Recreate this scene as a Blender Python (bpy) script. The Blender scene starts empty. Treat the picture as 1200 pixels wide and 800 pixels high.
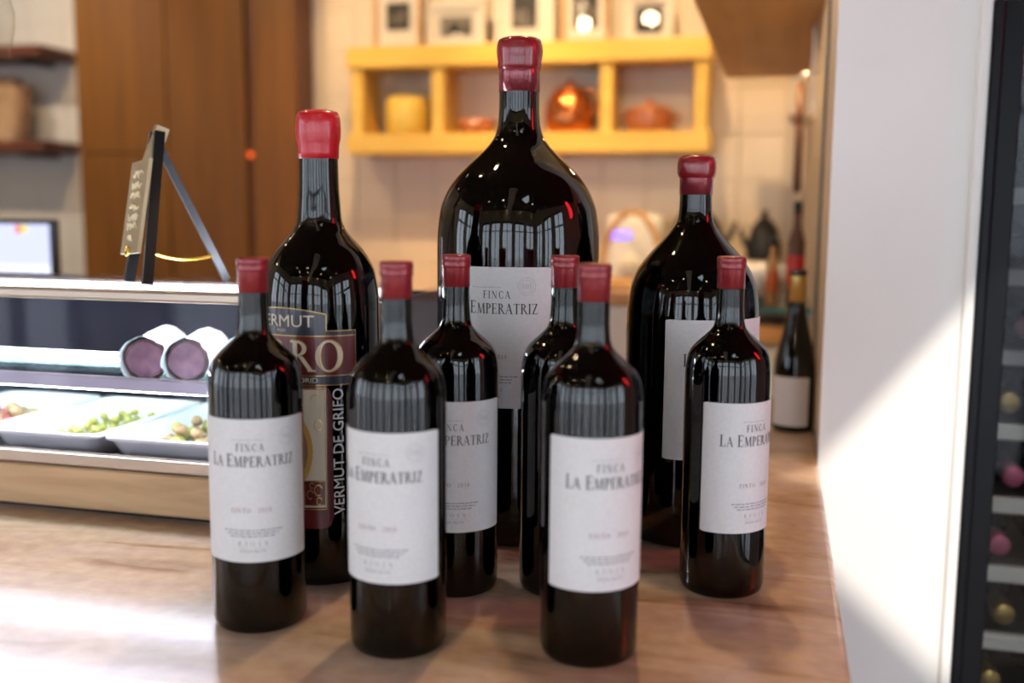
import bpy, bmesh, math, random
from mathutils import Matrix, Vector
random.seed(7)
R = math.radians
SC = bpy.context.scene
COL = SC.collection
T = 1.08            # height of the bar counter top above the floor
EYE = 0.345         # camera height above the counter top

# ------------------------------------------------------------------ camera
cam_d = bpy.data.cameras.new('camera'); cam = bpy.data.objects.new('camera', cam_d); COL.objects.link(cam)
cam_d.sensor_width = 36; cam_d.lens = 36.0; cam_d.clip_start = .02
cam.matrix_world = (Matrix.Translation((0, 0, T + EYE)) @ Matrix.Rotation(R(14.5), 4, 'Z')
                    @ Matrix.Rotation(R(90 - 7.3), 4, 'X') @ Matrix.Rotation(R(0.45), 4, 'Z'))
cam_d.dof.use_dof = True; cam_d.dof.focus_distance = 1.0; cam_d.dof.aperture_fstop = 2.5
SC.camera = cam
# ------------------------------------------------------------------ world, sun, exposure
w = bpy.data.worlds.new('world'); SC.world = w; w.use_nodes = True
bg = w.node_tree.nodes['Background']; bg.inputs[0].default_value = (.78, .87, 1.0, 1); bg.inputs[1].default_value = 5.0
SUN_DIR = Vector((-.15, 1.0, -1.0)).normalized()
sd = bpy.data.lights.new('sun', 'SUN'); sun = bpy.data.objects.new('sun', sd); COL.objects.link(sun)
sd.energy = 4.0; sd.angle = R(.8); sd.color = (1, .93, .82)
sun.rotation_euler = SUN_DIR.to_track_quat('-Z', 'Y').to_euler(); sun.location = (0, -8, 8)
vs = SC.view_settings
vs.view_transform = 'Standard'; vs.look = 'None'; vs.gamma = 1; vs.exposure = 0.08; vs.use_curve_mapping = False
cy = SC.cycles
cy.use_denoising = True; cy.max_bounces = 12; cy.transmission_bounces = 10; cy.glossy_bounces = 6
cy.transparent_max_bounces = 16; cy.caustics_refractive = False; cy.caustics_reflective = False; cy.sample_clamp_indirect = 8

# ------------------------------------------------------------------ materials
M = {}
def mat(name, col, rough=.5, metal=0., coat=0., trans=0., ior=1.5, emit=None, estr=0., alpha=1):
    m = bpy.data.materials.new(name); m.use_nodes = True
    b = m.node_tree.nodes['Principled BSDF']
    b.inputs['Base Color'].default_value = (*col, 1); b.inputs['Roughness'].default_value = rough
    b.inputs['Metallic'].default_value = metal; b.inputs['IOR'].default_value = ior
    b.inputs['Coat Weight'].default_value = coat; b.inputs['Coat Roughness'].default_value = .03
    b.inputs['Transmission Weight'].default_value = trans
    if emit:
        b.inputs['Emission Color'].default_value = (*emit, 1); b.inputs['Emission Strength'].default_value = estr
    M[name] = m
    return m
def N(m, t, **kw):
    n = m.node_tree.nodes.new(t)
    for k, v in kw.items(): setattr(n, k, v)
    return n
def link(m, a, b): m.node_tree.links.new(a, b)
def noisy(name, c1, c2, scale=(1, 1, 1), nscale=8., rough=.5, metal=0., coat=0., detail=4., bump=0., bscale=None, stops=(.35, .65), distortion=0.):
    """two-tone noise in object space"""
    m = mat(name, c1, rough, metal, coat); b = m.node_tree.nodes['Principled BSDF']
    tc = N(m, 'ShaderNodeTexCoord'); mp = N(m, 'ShaderNodeMapping'); mp.inputs['Scale'].default_value = scale
    no = N(m, 'ShaderNodeTexNoise'); no.inputs['Scale'].default_value = nscale; no.inputs['Detail'].default_value = detail
    no.inputs['Distortion'].default_value = distortion
    cr = N(m, 'ShaderNodeValToRGB'); e = cr.color_ramp.elements
    e[0].position, e[1].position = stops; e[0].color = (*c1, 1); e[1].color = (*c2, 1)
    link(m, tc.outputs['Object'], mp.inputs['Vector']); link(m, mp.outputs[0], no.inputs['Vector'])
    link(m, no.outputs['Fac'], cr.inputs[0]); link(m, cr.outputs[0], b.inputs['Base Color'])
    if bump:
        bp = N(m, 'ShaderNodeBump'); bp.inputs['Strength'].default_value = bump; bp.inputs['Distance'].default_value = .002
        src = no
        if bscale:
            src = N(m, 'ShaderNodeTexNoise'); src.inputs['Scale'].default_value = bscale; link(m, tc.outputs['Object'], src.inputs['Vector'])
        link(m, src.outputs['Fac'], bp.inputs['Height']); link(m, bp.outputs[0], b.inputs['Normal'])
    return m
def pane(name, tint=(1, 1, 1), ior=1.45, rough=0.0):
    """thin clear glass: transparent with a Fresnel reflection"""
    m = bpy.data.materials.new(name); m.use_nodes = True; nt = m.node_tree; nt.nodes.clear()
    o = N(m, 'ShaderNodeOutputMaterial'); mx = N(m, 'ShaderNodeMixShader'); tr = N(m, 'ShaderNodeBsdfTransparent')
    gl = N(m, 'ShaderNodeBsdfGlossy'); fr = N(m, 'ShaderNodeFresnel')
    tr.inputs[0].default_value = (*tint, 1); gl.inputs['Roughness'].default_value = rough
    ge = N(m, 'ShaderNodeNewGeometry'); mr = N(m, 'ShaderNodeMapRange'); mr.inputs['To Min'].default_value = ior; mr.inputs['To Max'].default_value = 1 / ior
    link(m, ge.outputs['Backfacing'], mr.inputs['Value']); link(m, mr.outputs[0], fr.inputs['IOR'])
    link(m, fr.outputs[0], mx.inputs[0]); link(m, tr.outputs[0], mx.inputs[1]); link(m, gl.outputs[0], mx.inputs[2]); link(m, mx.outputs[0], o.inputs[0])
    M[name] = m
    return m
def emitter(name, col, s): return mat(name, (0, 0, 0), .5, emit=col, estr=s)

# counter stone: layered veins running along the bar
def stone():
    m = mat('counter_stone', (.4, .3, .22), .18, 0, 0); b = m.node_tree.nodes['Principled BSDF']
    tc = N(m, 'ShaderNodeTexCoord')
    mp = N(m, 'ShaderNodeMapping'); mp.inputs['Scale'].default_value = (2.2, 9, 4); mp.inputs['Rotation'].default_value = (0, 0, R(6))
    n1 = N(m, 'ShaderNodeTexNoise'); n1.inputs['Scale'].default_value = 1.6; n1.inputs['Detail'].default_value = 7; n1.inputs['Distortion'].default_value = .9
    cr = N(m, 'ShaderNodeValToRGB'); el = cr.color_ramp.elements
    el[0].position = .26; el[0].color = (.20, .105, .065, 1); el[1].position = .70; el[1].color = (.62, .47, .34, 1)
    for p, c in ((.38, (.45, .29, .19)), (.48, (.56, .40, .27)), (.58, (.53, .37, .28))):
        e = el.new(p); e.color = (*c, 1)
    n2 = N(m, 'ShaderNodeTexNoise'); n2.inputs['Scale'].default_value = 60; n2.inputs['Detail'].default_value = 5
    mx = N(m, 'ShaderNodeMixRGB', blend_type='OVERLAY'); mx.inputs[0].default_value = .25
    link(m, tc.outputs['Object'], mp.inputs[0]); link(m, mp.outputs[0], n1.inputs['Vector']); link(m, tc.outputs['Object'], n2.inputs['Vector'])
    link(m, n1.outputs['Fac'], cr.inputs[0]); link(m, cr.outputs[0], mx.inputs[1]); link(m, n2.outputs['Fac'], mx.inputs[2]); link(m, mx.outputs[0], b.inputs['Base Color'])
stone()
noisy('white_paint', (.78, .77, .74), (.83, .82, .79), nscale=3, rough=.55, bump=.05, bscale=180)
noisy('tan_paint', (.62, .50, .36), (.68, .55, .40), nscale=2, rough=.6)
noisy('plaster', (.55, .49, .42), (.60, .54, .46), nscale=2.5, rough=.7)
noisy('tile_glaze', (.64, .54, .41), (.72, .61, .47), nscale=1.3, rough=.28)
noisy('tile_glaze_pale', (.66, .63, .58), (.72, .69, .64), nscale=1.3, rough=.3)
noisy('ceiling_dark', (.055, .036, .022), (.075, .05, .03), nscale=4, rough=.75)
noisy('floor_wood', (.20, .13, .08), (.28, .19, .12), scale=(1, 8, 1), nscale=3, rough=.35)
noisy('wardrobe_wood', (.150, .053, .002), (.205, .076, .004), scale=(7, 7, .6), nscale=3, rough=.5, detail=6)
noisy('soffit_wood', (.55, .27, .07), (.64, .34, .10), scale=(8, .8, 8), nscale=3, rough=.5, detail=6)
noisy('pine', (.72, .44, .065), (.80, .52, .10), scale=(.8, 8, 8), nscale=4, rough=.42, detail=5)
noisy('dark_shelf_wood', (.085, .025, .012), (.13, .04, .02), scale=(1, 10, 10), nscale=4, rough=.45)
noisy('case_wood', (.45, .29, .155), (.60, .41, .23), scale=(1.2, 10, 9), nscale=4, rough=.4, detail=6, distortion=.6)
noisy('board_wood', (.50, .25, .09), (.62, .34, .14), scale=(1.5, 10, 10), nscale=4, rough=.45)
noisy('frame_wood', (.42, .25, .11), (.52, .32, .15), scale=(6, 6, 6), nscale=4, rough=.45)
noisy('steel', (.50, .46, .43), (.58, .54, .50), scale=(.5, 20, 20), nscale=6, rough=.28, metal=.9)
mat('rail_mauve', (.42, .38, .43), .3, .7); mat('rail_beige', (.50, .41, .33), .3, .75)
mat('black_metal', (.009, .010, .012), .18); mat('black_plastic', (.010, .010, .012), .22)
mat('dark_grey', (.05, .052, .055), .4, .3); mat('grey_trim', (.30, .31, .30), .45)
mat('bottle_glass', (.035, .055, .032), 0.0, 0, 0, 1.0, 1.5)
mat('bottle_glass_clear', (.42, .60, .46), 0.0, 0, 0, 1.0, 1.5)
mat('wine', (.007, .0025, .003), .08); mat('vermouth', (.010, .004, .002), .08)
noisy('capsule_foil', (.235, .016, .022), (.275, .02, .028), nscale=30, rough=.30, metal=.25, coat=.35)
noisy('wax_dark', (.21, .008, .014), (.26, .012, .018), nscale=40, rough=.24, coat=.5, bump=.25)
noisy('wax_red', (.50, .006, .016), (.56, .012, .022), nscale=40, rough=.30, coat=.4, bump=.35)
noisy('capsule_shrink', (.20, .022, .032), (.25, .03, .04), nscale=50, rough=.18, metal=.35, coat=.5)
noisy('label_paper', (.67, .67, .67), (.71, .71, .71), nscale=300, rough=.62, bump=.08)
noisy('label_cream', (.70, .66, .58), (.74, .70, .62), nscale=200, rough=.6)
mat('ink_black', (.035, .035, .04), .5); mat('ink_grey', (.30, .30, .31), .5); mat('ink_pale', (.46, .46, .47), .55); mat('ink_red', (.26, .07, .07), .5)
mat('label_maroon', (.115, .009, .010), .32, 0, .3); mat('label_navy', (.018, .017, .034), .32, 0, .3); mat('label_gold', (.55, .36, .12), .28, .75)
mat('label_ivory', (.66, .58, .43), .45); mat('label_ochre', (.55, .30, .05), .4); mat('print_white', (.70, .68, .66), .4); mat('label_brown', (.22, .10, .06), .5)
pane('pane_clear'); pane('pane_dim', (.62, .64, .66), 1.28); pane('pane_case', (.97, .97, 1.0), 1.26); pane('pane_picture', (1, 1, 1), 1.5); pane('glass_shelf_pane', (.75, .92, .90)); pane('jar_glass', (.95, .95, .93), 1.3)
mat('glass_edge', (.05, .32, .33), .15)
emitter('led_white', (.86, .90, 1.0), 26.0); emitter('led_fridge', (.8, .88, 1), 3.0)
emitter('bulb_warm', (1, .74, .45), 130.); emitter('spot_warm', (1, .74, .45), 90.); emitter('red_glow', (1, .02, .03), 14.)
emitter('lcd_violet', (.22, .14, 1.0), 3.0); emitter('indicator_red', (1, .12, .02), 2.0)
mat('porcelain', (.82, .82, .83), .15, 0, .4); mat('netting', (.86, .84, .85), .6)
noisy('olive_brown', (.30, .16, .06), (.42, .26, .11), nscale=30, rough=.25, coat=.4); mat('olive_green', (.34, .30, .05), .25, 0, .4); mat('olive_red', (.42, .05, .05), .3)
noisy('sausage_cut', (.13, .035, .07), (.22, .08, .11), nscale=70, rough=.35, coat=.3, detail=6); noisy('sausage_skin', (.15, .06, .07), (.30, .15, .15), nscale=50, rough=.4, bump=.4)
mat('white_plastic', (.72, .69, .64), .35); mat('copper', (.55, .17, .05), .22, .85); mat('clay', (.40, .13, .05), .3, 0, .4); noisy('corn', (.75, .48, .06), (.85, .60, .12), nscale=60, rough=.5)
noisy('paper_bag', (.34, .21, .11), (.48, .31, .18), nscale=9, rough=.8, bump=.6); mat('gold_foil', (.60, .40, .12), .3, .8); mat('gold_chain', (.70, .45, .07), .25, .9)
mat('sign_brass', (.42, .33, .19), .35, .5); mat('sign_script', (.92, .80, .55), .35, .2); mat('photo_dark', (.035, .03, .025), .4); mat('photo_grey', (.18, .16, .13), .5); mat('mat_white', (.72, .66, .56), .6)
mat('pink_foil', (.55, .12, .20), .35, .2); mat('rattan', (.55, .30, .10), .5); mat('red_print', (.55, .02, .02), .4); mat('orange_print', (.65, .14, .03), .4); mat('leather_brown', (.10, .04, .02), .5)
mat('case_back', (.012, .012, .02), .55); mat('matte_black', (.012, .012, .013), .55); M['case_back'].node_tree.nodes['Principled BSDF'].inputs['Specular IOR Level'].default_value = .08; mat('fridge_black', (.006, .007, .009), .3)
M['fridge_black'].node_tree.nodes['Principled BSDF'].inputs['Specular IOR Level'].default_value = .12
mat('ground', (.42, .42, .44), .8)
def screen_mat():
    m = emitter('screen_lit', (.62, .66, .95), 1.25)
    mat('screen_bar', (0, 0, 0), .5, emit=(.80, .82, 1.0), estr=1.3); mat('screen_red', (0, 0, 0), .5, emit=(1, .25, .2), estr=1.0); mat('screen_yellow', (0, 0, 0), .5, emit=(1, .85, .2), estr=1.0)
screen_mat()

# ------------------------------------------------------------------ mesh helpers
def obj(name, bm, m, parent=None, smooth=False, loc=None):
    me = bpy.data.meshes.new(name); bm.normal_update(); bm.to_mesh(me); bm.free()
    return obj_me(name, me, m, parent, smooth, loc)
def obj_me(name, me, m, parent=None, smooth=False, loc=None):
    ms = m if isinstance(m, (list, tuple)) else [m]
    for k in ms: me.materials.append(M[k])
    if smooth:
        for p in me.polygons: p.use_smooth = True
    o = bpy.data.objects.new(name, me); COL.objects.link(o); o.parent = parent
    if loc: o.location = loc
    return o
def tag(o, label, cat, group=None):
    o['label'] = label; o['category'] = cat
    if group: o['group'] = group
    return o
def thing(name, loc, label, cat, group=None, rz=0.):
    o = bpy.data.objects.new(name, None); COL.objects.link(o); o.location = loc; o.rotation_euler = (0, 0, rz)
    o.empty_display_size = .05
    return tag(o, label, cat, group)
def struct(o, label=None):
    o['kind'] = 'structure'
    if label: o['label'] = label
    return o
def box(bm, x0, x1, y0, y1, z0, z1, bev=0., seg=1):
    vs = [bm.verts.new((x, y, z)) for z in (z0, z1) for y in (y0, y1) for x in (x0, x1)]
    fs = [bm.faces.new([vs[i] for i in f]) for f in ((0, 2, 3, 1), (4, 5, 7, 6), (0, 1, 5, 4), (2, 6, 7, 3), (0, 4, 6, 2), (1, 3, 7, 5))]
    if bev > 0:
        es = list({e for f in fs for e in f.edges})
        bmesh.ops.bevel(bm, geom=es, offset=bev, segments=seg, affect='EDGES', profile=.5)
    return bm
def B(*a, **k): return box(bmesh.new(), *a, **k)
def lathe(bm, prof, n=48, close_end=True, off=(0, 0, 0)):
    """prof: list of (r, z) revolved about z; r = 0 ends become a point"""
    rings = []
    for r, z in prof:
        if r < 1e-6: rings.append([bm.verts.new((off[0], off[1], off[2] + z))])
        else: rings.append([bm.verts.new((off[0] + r * math.cos(2 * math.pi * i / n), off[1] + r * math.sin(2 * math.pi * i / n), off[2] + z)) for i in range(n)])
    for a, b in zip(rings, rings[1:]):
        for i in range(n):
            j = (i + 1) % n
            if len(a) == 1 and len(b) == 1: continue
            if len(a) == 1: bm.faces.new((a[0], b[j], b[i]))
            elif len(b) == 1: bm.faces.new((a[i], a[j], b[0]))
            else: bm.faces.new((a[i], a[j], b[j], b[i]))
    return bm
def tube(bm, pts, r, n=8, cap=True):
    pts = [Vector(p) for p in pts]; rings = []
    up = Vector((0, 0, 1))
    for i, p in enumerate(pts):
        d = (pts[min(i + 1, len(pts) - 1)] - pts[max(i - 1, 0)]).normalized()
        a = d.cross(up); a = a.normalized() if a.length > 1e-4 else Vector((1, 0, 0)); b = d.cross(a).normalized()
        rr = r[i] if isinstance(r, (list, tuple)) else r
        rings.append([bm.verts.new(p + a * rr * math.cos(2 * math.pi * k / n) + b * rr * math.sin(2 * math.pi * k / n)) for k in range(n)])
    for A, C in zip(rings, rings[1:]):
        for k in range(n): bm.faces.new((A[k], A[(k + 1) % n], C[(k + 1) % n], C[k]))
    if cap: bm.faces.new(rings[0][::-1]); bm.faces.new(rings[-1])
    bmesh.ops.recalc_face_normals(bm, faces=bm.faces[:])
    return bm
def beam(bm, a, b, w, d, side=(0, 1, 0)):
    """rectangular bar from a to b; w across, d along side"""
    a, b = Vector(a), Vector(b); u = (b - a).normalized(); s = Vector(side); s = (s - u * s.dot(u)).normalized(); t = u.cross(s)
    v = [bm.verts.new(p + s * d / 2 * i + t * w / 2 * j) for p in (a, b) for i, j in ((-1, -1), (1, -1), (1, 1), (-1, 1))]
    for f in ((0, 1, 2, 3), (7, 6, 5, 4), (0, 4, 5, 1), (1, 5, 6, 2), (2, 6, 7, 3), (3, 7, 4, 0)): bm.faces.new([v[i] for i in f])
    bmesh.ops.recalc_face_normals(bm, faces=bm.faces[:])
    return bm
def mono(pts, n):
    """monotone cubic through (z, r) points, sampled n per interval -> (r, z) list"""
    xs = [p[0] for p in pts]; ys = [p[1] for p in pts]; h = [b - a for a, b in zip(xs, xs[1:])]; d = [(b - a) / k for a, b, k in zip(ys, ys[1:], h)]
    m = [d[0]] + [0 if a * b <= 0 else 2 * a * b / (a + b) for a, b in zip(d, d[1:])] + [d[-1]]
    out = []
    for i in range(len(h)):
        for k in range(n):
            t = k / n; t2, t3 = t * t, t * t * t
            out.append(((2 * t3 - 3 * t2 + 1) * ys[i] + (t3 - 2 * t2 + t) * h[i] * m[i] + (-2 * t3 + 3 * t2) * ys[i + 1] + (t3 - t2) * h[i] * m[i + 1], xs[i] + t * h[i]))
    out.append((ys[-1], xs[-1]))
    return out
def copy_tree(o, parent=None):
    c = o.copy(); COL.objects.link(c); c.parent = parent
    for ch in list(o.children): copy_tree(ch, c)
    return c

# ------------------------------------------------------------------ lettering: a small Roman serif alphabet of flat polygons
TK, TN, SF = .15, .055, .04
def G_line(x0, y0, x1, y1, w):   # slanted stroke measured horizontally
    return [(x0 - w / 2, y0), (x0 + w / 2, y0), (x1 + w / 2, y1), (x1 - w / 2, y1)]
def G_rect(x0, x1, y0, y1): return [(x0, y0), (x1, y0), (x1, y1), (x0, y1)]
def G_stem(x, w=TK): return [G_rect(x - w / 2, x + w / 2, 0, 1), G_rect(x - w / 2 - .09, x + w / 2 + .09, 0, SF), G_rect(x - w / 2 - .09, x + w / 2 + .09, 1 - SF, 1)]
def G_arc(cx, cy, rx, ry, a0, a1, tw=TK, tn=TN, n=14):
    out = []
    for i in range(n):
        q = []
        for t, inn in ((i, 0), (i + 1, 0), (i + 1, 1), (i, 1)):
            a = R(a0 + (a1 - a0) * t / n); q.append((cx + (rx - inn * tw) * math.cos(a), cy + (ry - inn * tn) * math.sin(a)))
        out.append(q)
    return out
def glyph(c):
    P = []
    if c == 'A': P = [G_line(.08, 0, .38, 1, TN), G_line(.68, 0, .37, 1, TK), G_rect(.17, .57, .32, .32 + TN), G_rect(-.02, .2, 0, SF), G_rect(.54, .84, 0, SF)]; return P, .80
    if c == 'C': return G_arc(.42, .5, .40, .52, 48, 312) + [G_rect(.66, .70, .66, .92), G_rect(.66, .70, .08, .34)], .78
    if c == 'D': return G_stem(.16) + G_arc(.2, .5, .55, .5, -90, 90), .82
    if c == 'E': return G_stem(.16) + [G_rect(.16, .60, 0, TN), G_rect(.16, .58, 1 - TN, 1), G_rect(.16, .48, .5, .5 + TN), G_rect(.56, .60, 0, .24), G_rect(.54, .58, .78, 1), G_rect(.45, .48, .4, .64)], .66
    if c == 'F': return G_stem(.16) + [G_rect(.16, .58, 1 - TN, 1), G_rect(.16, .46, .48, .48 + TN), G_rect(.54, .58, .76, 1), G_rect(.43, .46, .39, .63)], .62
    if c == 'H': return G_stem(.16) + G_stem(.68) + [G_rect(.16, .68, .48, .48 + TN)], .86
    if c == 'I': return G_stem(.16), .34
    if c == 'J': return [G_rect(.16, .31, .05, 1), G_rect(.07, .40, 1 - SF, 1)] + G_arc(.06, .08, .25, .25, -120, 0, .12, .05, 8), .44
    if c == 'L': return G_stem(.16) + [G_rect(.16, .58, 0, TN), G_rect(.54, .58, 0, .26)], .62
    if c == 'M': return [G_line(.13, 0, .17, 1, TN), G_rect(.02, .26, 0, SF), G_rect(.04, .2, 1 - SF, 1), G_line(.47, .02, .2, 1, TK * .9), G_line(.47, .02, .78, 1, TN), G_line(.86, 0, .80, 1, TK), G_rect(.70, 1.0, 0, SF), G_rect(.76, .96, 1 - SF, 1)], 1.02
    if c == 'N': return [G_rect(.12, .12 + TN, 0, 1), G_rect(.02, .28, 0, SF), G_line(.72, .0, .14, 1, TK), G_rect(.70, .70 + TN, 0, 1), G_rect(.6, .86, 1 - SF, 1), G_rect(.02, .2, 1 - SF, 1)], .88
    if c == 'O': return G_arc(.45, .5, .44, .52, 0, 360, n=26), .90
    if c == 'P': return G_stem(.16) + G_arc(.22, .74, .36, .26, -90, 90), .62
    if c == 'R': return G_stem(.16) + G_arc(.22, .75, .34, .25, -90, 90) + [G_line(.70, 0, .34, .5, TK), G_rect(.58, .84, 0, SF)], .78
    if c == 'T': return G_stem(.37) + [G_rect(.04, .70, 1 - TN, 1), G_rect(.04, .08, .76, 1), G_rect(.66, .70, .76, 1)], .74
    if c == 'Z': return [G_line(.12, 0, .56, 1, TK), G_rect(.05, .66, 0, TN), G_rect(.06, .62, 1 - TN, 1), G_rect(.62, .66, 0, .25), G_rect(.06, .10, .76, 1)], .72
    if c == '0': return G_arc(.3, .5, .28, .52, 0, 360, .11, TN, 20), .62
    if c == '1': return G_stem(.2, .12), .42
    if c == '2': return G_arc(.28, .72, .24, .28, -20, 170, .11, TN, 12) + [G_line(.08, .03, .46, .62, .1), G_rect(.04, .54, 0, .09)], .58
    if c == '8': return G_arc(.28, .74, .21, .26, 0, 360, .09, TN, 16) + G_arc(.28, .26, .26, .27, 0, 360, .1, TN, 16), .58
    if c == '9': return G_arc(.28, .68, .25, .32, 0, 360, .1, TN, 16) + [G_line(.18, 0, .46, .62, .1)], .58
    return [], .32
def serif(text, h, gap=.07, small=None):
    """polygons of a line of text, cap height h, centred on x = 0; letters in `small` style at 0.8 except word initials"""
    P, x, first = [], 0., True
    for c in text:
        s = h if (small is None or first) else h * small
        if c == ' ': x += .38 * h; first = True; continue
        g, wd = glyph(c)
        for poly in g: P.append([(x + px * s, py * s) for px, py in poly])
        x += (wd + gap) * s; first = False
    wd = x - gap * h
    return [[(px - wd / 2, py) for px, py in poly] for poly in P], wd
def sans(text, h):
    cu = bpy.data.curves.new('lettering_source', 'FONT'); cu.body = text; cu.size = 1; cu.resolution_u = 3
    o = bpy.data.objects.new('lettering_source', cu); COL.objects.link(o); bpy.context.view_layer.update()
    me = o.to_mesh(); P = [[tuple(me.vertices[i].co[:2]) for i in p.vertices] for p in me.polygons]; o.to_mesh_clear()
    bpy.data.objects.remove(o); bpy.data.curves.remove(cu)
    xs = [q[0] for p in P for q in p]; ys = [q[1] for p in P for q in p]; s = h / (max(ys) - min(ys)); mx = (max(xs) + min(xs)) / 2; my = min(ys)
    return [[((x - mx) * s, (y - my) * s) for x, y in p] for p in P], (max(xs) - min(xs)) * s
def rot90(P): return [[(-y, x) for x, y in p] for p in P]
def shift(P, dx, dy, sx=1.): return [[(x * sx + dx, y + dy) for x, y in p] for p in P]
def bars(lines, h, rnd):
    """rows of word-like strokes for print too fine to read: (y, x0, x1)"""
    P = []
    for y, x0, x1 in lines:
        x = x0
        while x < x1 - .001:
            wl = min(rnd.uniform(.0018, .006), x1 - x); P.append([(x, y), (x + wl, y), (x + wl, y + h), (x, y + h)]); x += wl + .0009
    return P
def wrap(P, r, zoff=0., name='lettering', m='ink_black', parent=None, maxw=.004):
    """bend flat polygons (x = arc length, y = height) round a cylinder of radius r, facing local -Y"""
    bm = bmesh.new()
    Q = []
    for poly in P:      # wide four-sided pieces become strips
        k = int((max(p[0] for p in poly) - min(p[0] for p in poly)) / maxw)
        if len(poly) == 4 and k > 1:
            L = lambda i, j, t: (poly[i][0] + (poly[j][0] - poly[i][0]) * t, poly[i][1] + (poly[j][1] - poly[i][1]) * t)
            Q += [[L(0, 1, i / k), L(0, 1, (i + 1) / k), L(3, 2, (i + 1) / k), L(3, 2, i / k)] for i in range(k)]
        else: Q.append(poly)
    for poly in Q:
        vs = []
        n = len(poly)
        for i in range(n):      # subdivide long edges so they follow the curve
            (xa, ya), (xb, yb) = poly[i], poly[(i + 1) % n]; k = max(1, int(abs(xb - xa) / maxw))
            for j in range(k): vs.append((xa + (xb - xa) * j / k, ya + (yb - ya) * j / k))
        try: bm.faces.new([bm.verts.new((r * math.sin(x / r), -r * math.cos(x / r), y + zoff)) for x, y in vs])
        except ValueError: pass
    return obj(name, bm, m, parent)
def wrap_patch(bm, r, a0, a1, z0, z1, th=.0003, n=28, corner=0.):
    """curved sheet, a in degrees from local -Y towards +X"""
    cols = []
    for i in range(n + 1):
        a = R(a0 + (a1 - a0) * i / n); d = min(i, n - i) / n * R(a1 - a0) * r; dz = 0
        if d < corner: dz = corner - math.sqrt(max(0, corner ** 2 - (corner - d) ** 2))
        s, c = math.sin(a), -math.cos(a)
        cols.append([bm.verts.new((q * s, q * c, z)) for q, z in ((r + th, z0 + dz), (r + th, z1 - dz), (r, z1 - dz), (r, z0 + dz))])
    for A, C in zip(cols, cols[1:]):
        for k in range(4): bm.faces.new((A[k], C[k], C[(k + 1) % 4], A[(k + 1) % 4]))
    bm.faces.new(cols[0]); bm.faces.new(cols[-1][::-1])
    bmesh.ops.recalc_face_normals(bm, faces=bm.faces[:])
    return bm
def ring_poly(cx, cy, r, t, n=32):
    return [[(cx + q * math.cos(2 * math.pi * k / n), cy + q * math.sin(2 * math.pi * k / n)) for q, k in ((r, i), (r, i + 1), (r - t, i + 1), (r - t, i))] for i in range(n)]

# ================================================================== THE ROOM
CZ = 2.95
YB, YW = 3.50, -2.7            # back wall behind the bar, window wall behind the camera
XL, XR = -3.3, 2.6
SIDE0, SIDE1, PY = .067, .235, 1.44     # side wall block and the white pillar face at its end
struct(obj('floor', B(XL - .1, XR + .1, YW - .1, YB + .1, -.05, 0), 'floor_wood'))
# ceiling with an added, unseen opening shaped to throw the sun patch on the pillar
def up(x, z): k = (CZ - (z + T)) / -SUN_DIR.z; return (x - SUN_DIR.x * k, PY - SUN_DIR.y * k)
hole = [up(.005, -.078), up(.338, -.372), up(.42, -.05), up(.295, .295)]      # outline thrown back along the sun
bm = bmesh.new(); rect = [(XL - .1, YW - .1), (XR + .1, YW - .1), (XR + .1, YB + .1), (XL - .1, YB + .1)]
order = [hole[0], hole[1], hole[2], hole[3]]
for z in (CZ, CZ + .03):
    o_ = [bm.verts.new((*p, z)) for p in rect]; q_ = (z - CZ) / -SUN_DIR.z; i_ = [bm.verts.new((p[0] - SUN_DIR.x * q_, p[1] - SUN_DIR.y * q_, z)) for p in order]
    for k in range(4): bm.faces.new((o_[k], o_[(k + 1) % 4], i_[(k + 1) % 4], i_[k]))
bm.verts.ensure_lookup_table(); lo, hi = bm.verts[4:8], bm.verts[12:16]
for k in range(4): bm.faces.new((lo[k], lo[(k + 1) % 4], hi[(k + 1) % 4], hi[k]))
bmesh.ops.recalc_face_normals(bm, faces=bm.faces[:])
struct(obj('ceiling', bm, 'ceiling_dark'))
wb = struct(obj('wall_back', B(XL - .1, SIDE0, YB, YB + .1, 0, CZ), 'plaster'))
struct(obj('wall_far', B(SIDE1, XR + .1, 2.2, 2.3, 0, CZ), 'plaster'))
struct(obj('wall_side', B(SIDE0, SIDE1, PY + .012, YB, 0, CZ), 'tan_paint'))
struct(obj('wall_pillar', B(SIDE0 - .003, SIDE1, PY, PY + .012, 0, CZ), 'white_paint'), 'white painted wall end beside the wine fridge')
struct(obj('trim_1', B(SIDE1, .250, PY - .006, PY + .03, 0, CZ, bev=.004, seg=2), 'white_paint'))
struct(obj('trim_2', B(SIDE0 - .004, SIDE0, 1.78, 1.815, T, 1.08 + .745), 'dark_grey'))
# wall tiles, each a piece of its own
tw = .148
def tiles(x0, x1, z0, z1, m):
    me = None; nx = int((x1 - x0) / .15); nz = int((z1 - z0) / .15)
    for i in range(nx):
        for k in range(nz):
            if me is None:
                o = obj('tile', B(0, tw, 0, .006, 0, tw, bev=.0018), m, wb); me = o.data
            else:
                o = bpy.data.objects.new('tile', me); COL.objects.link(o); o.parent = wb
            o.location = (x0 + .15 * i + .001, YB - .006, z0 + .15 * k + .001)
tiles(-1.64, SIDE0, T - .15, 2.5, 'tile_glaze')
tiles(XL, -2.55, T - .15, 2.5, 'tile_glaze_pale')
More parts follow.
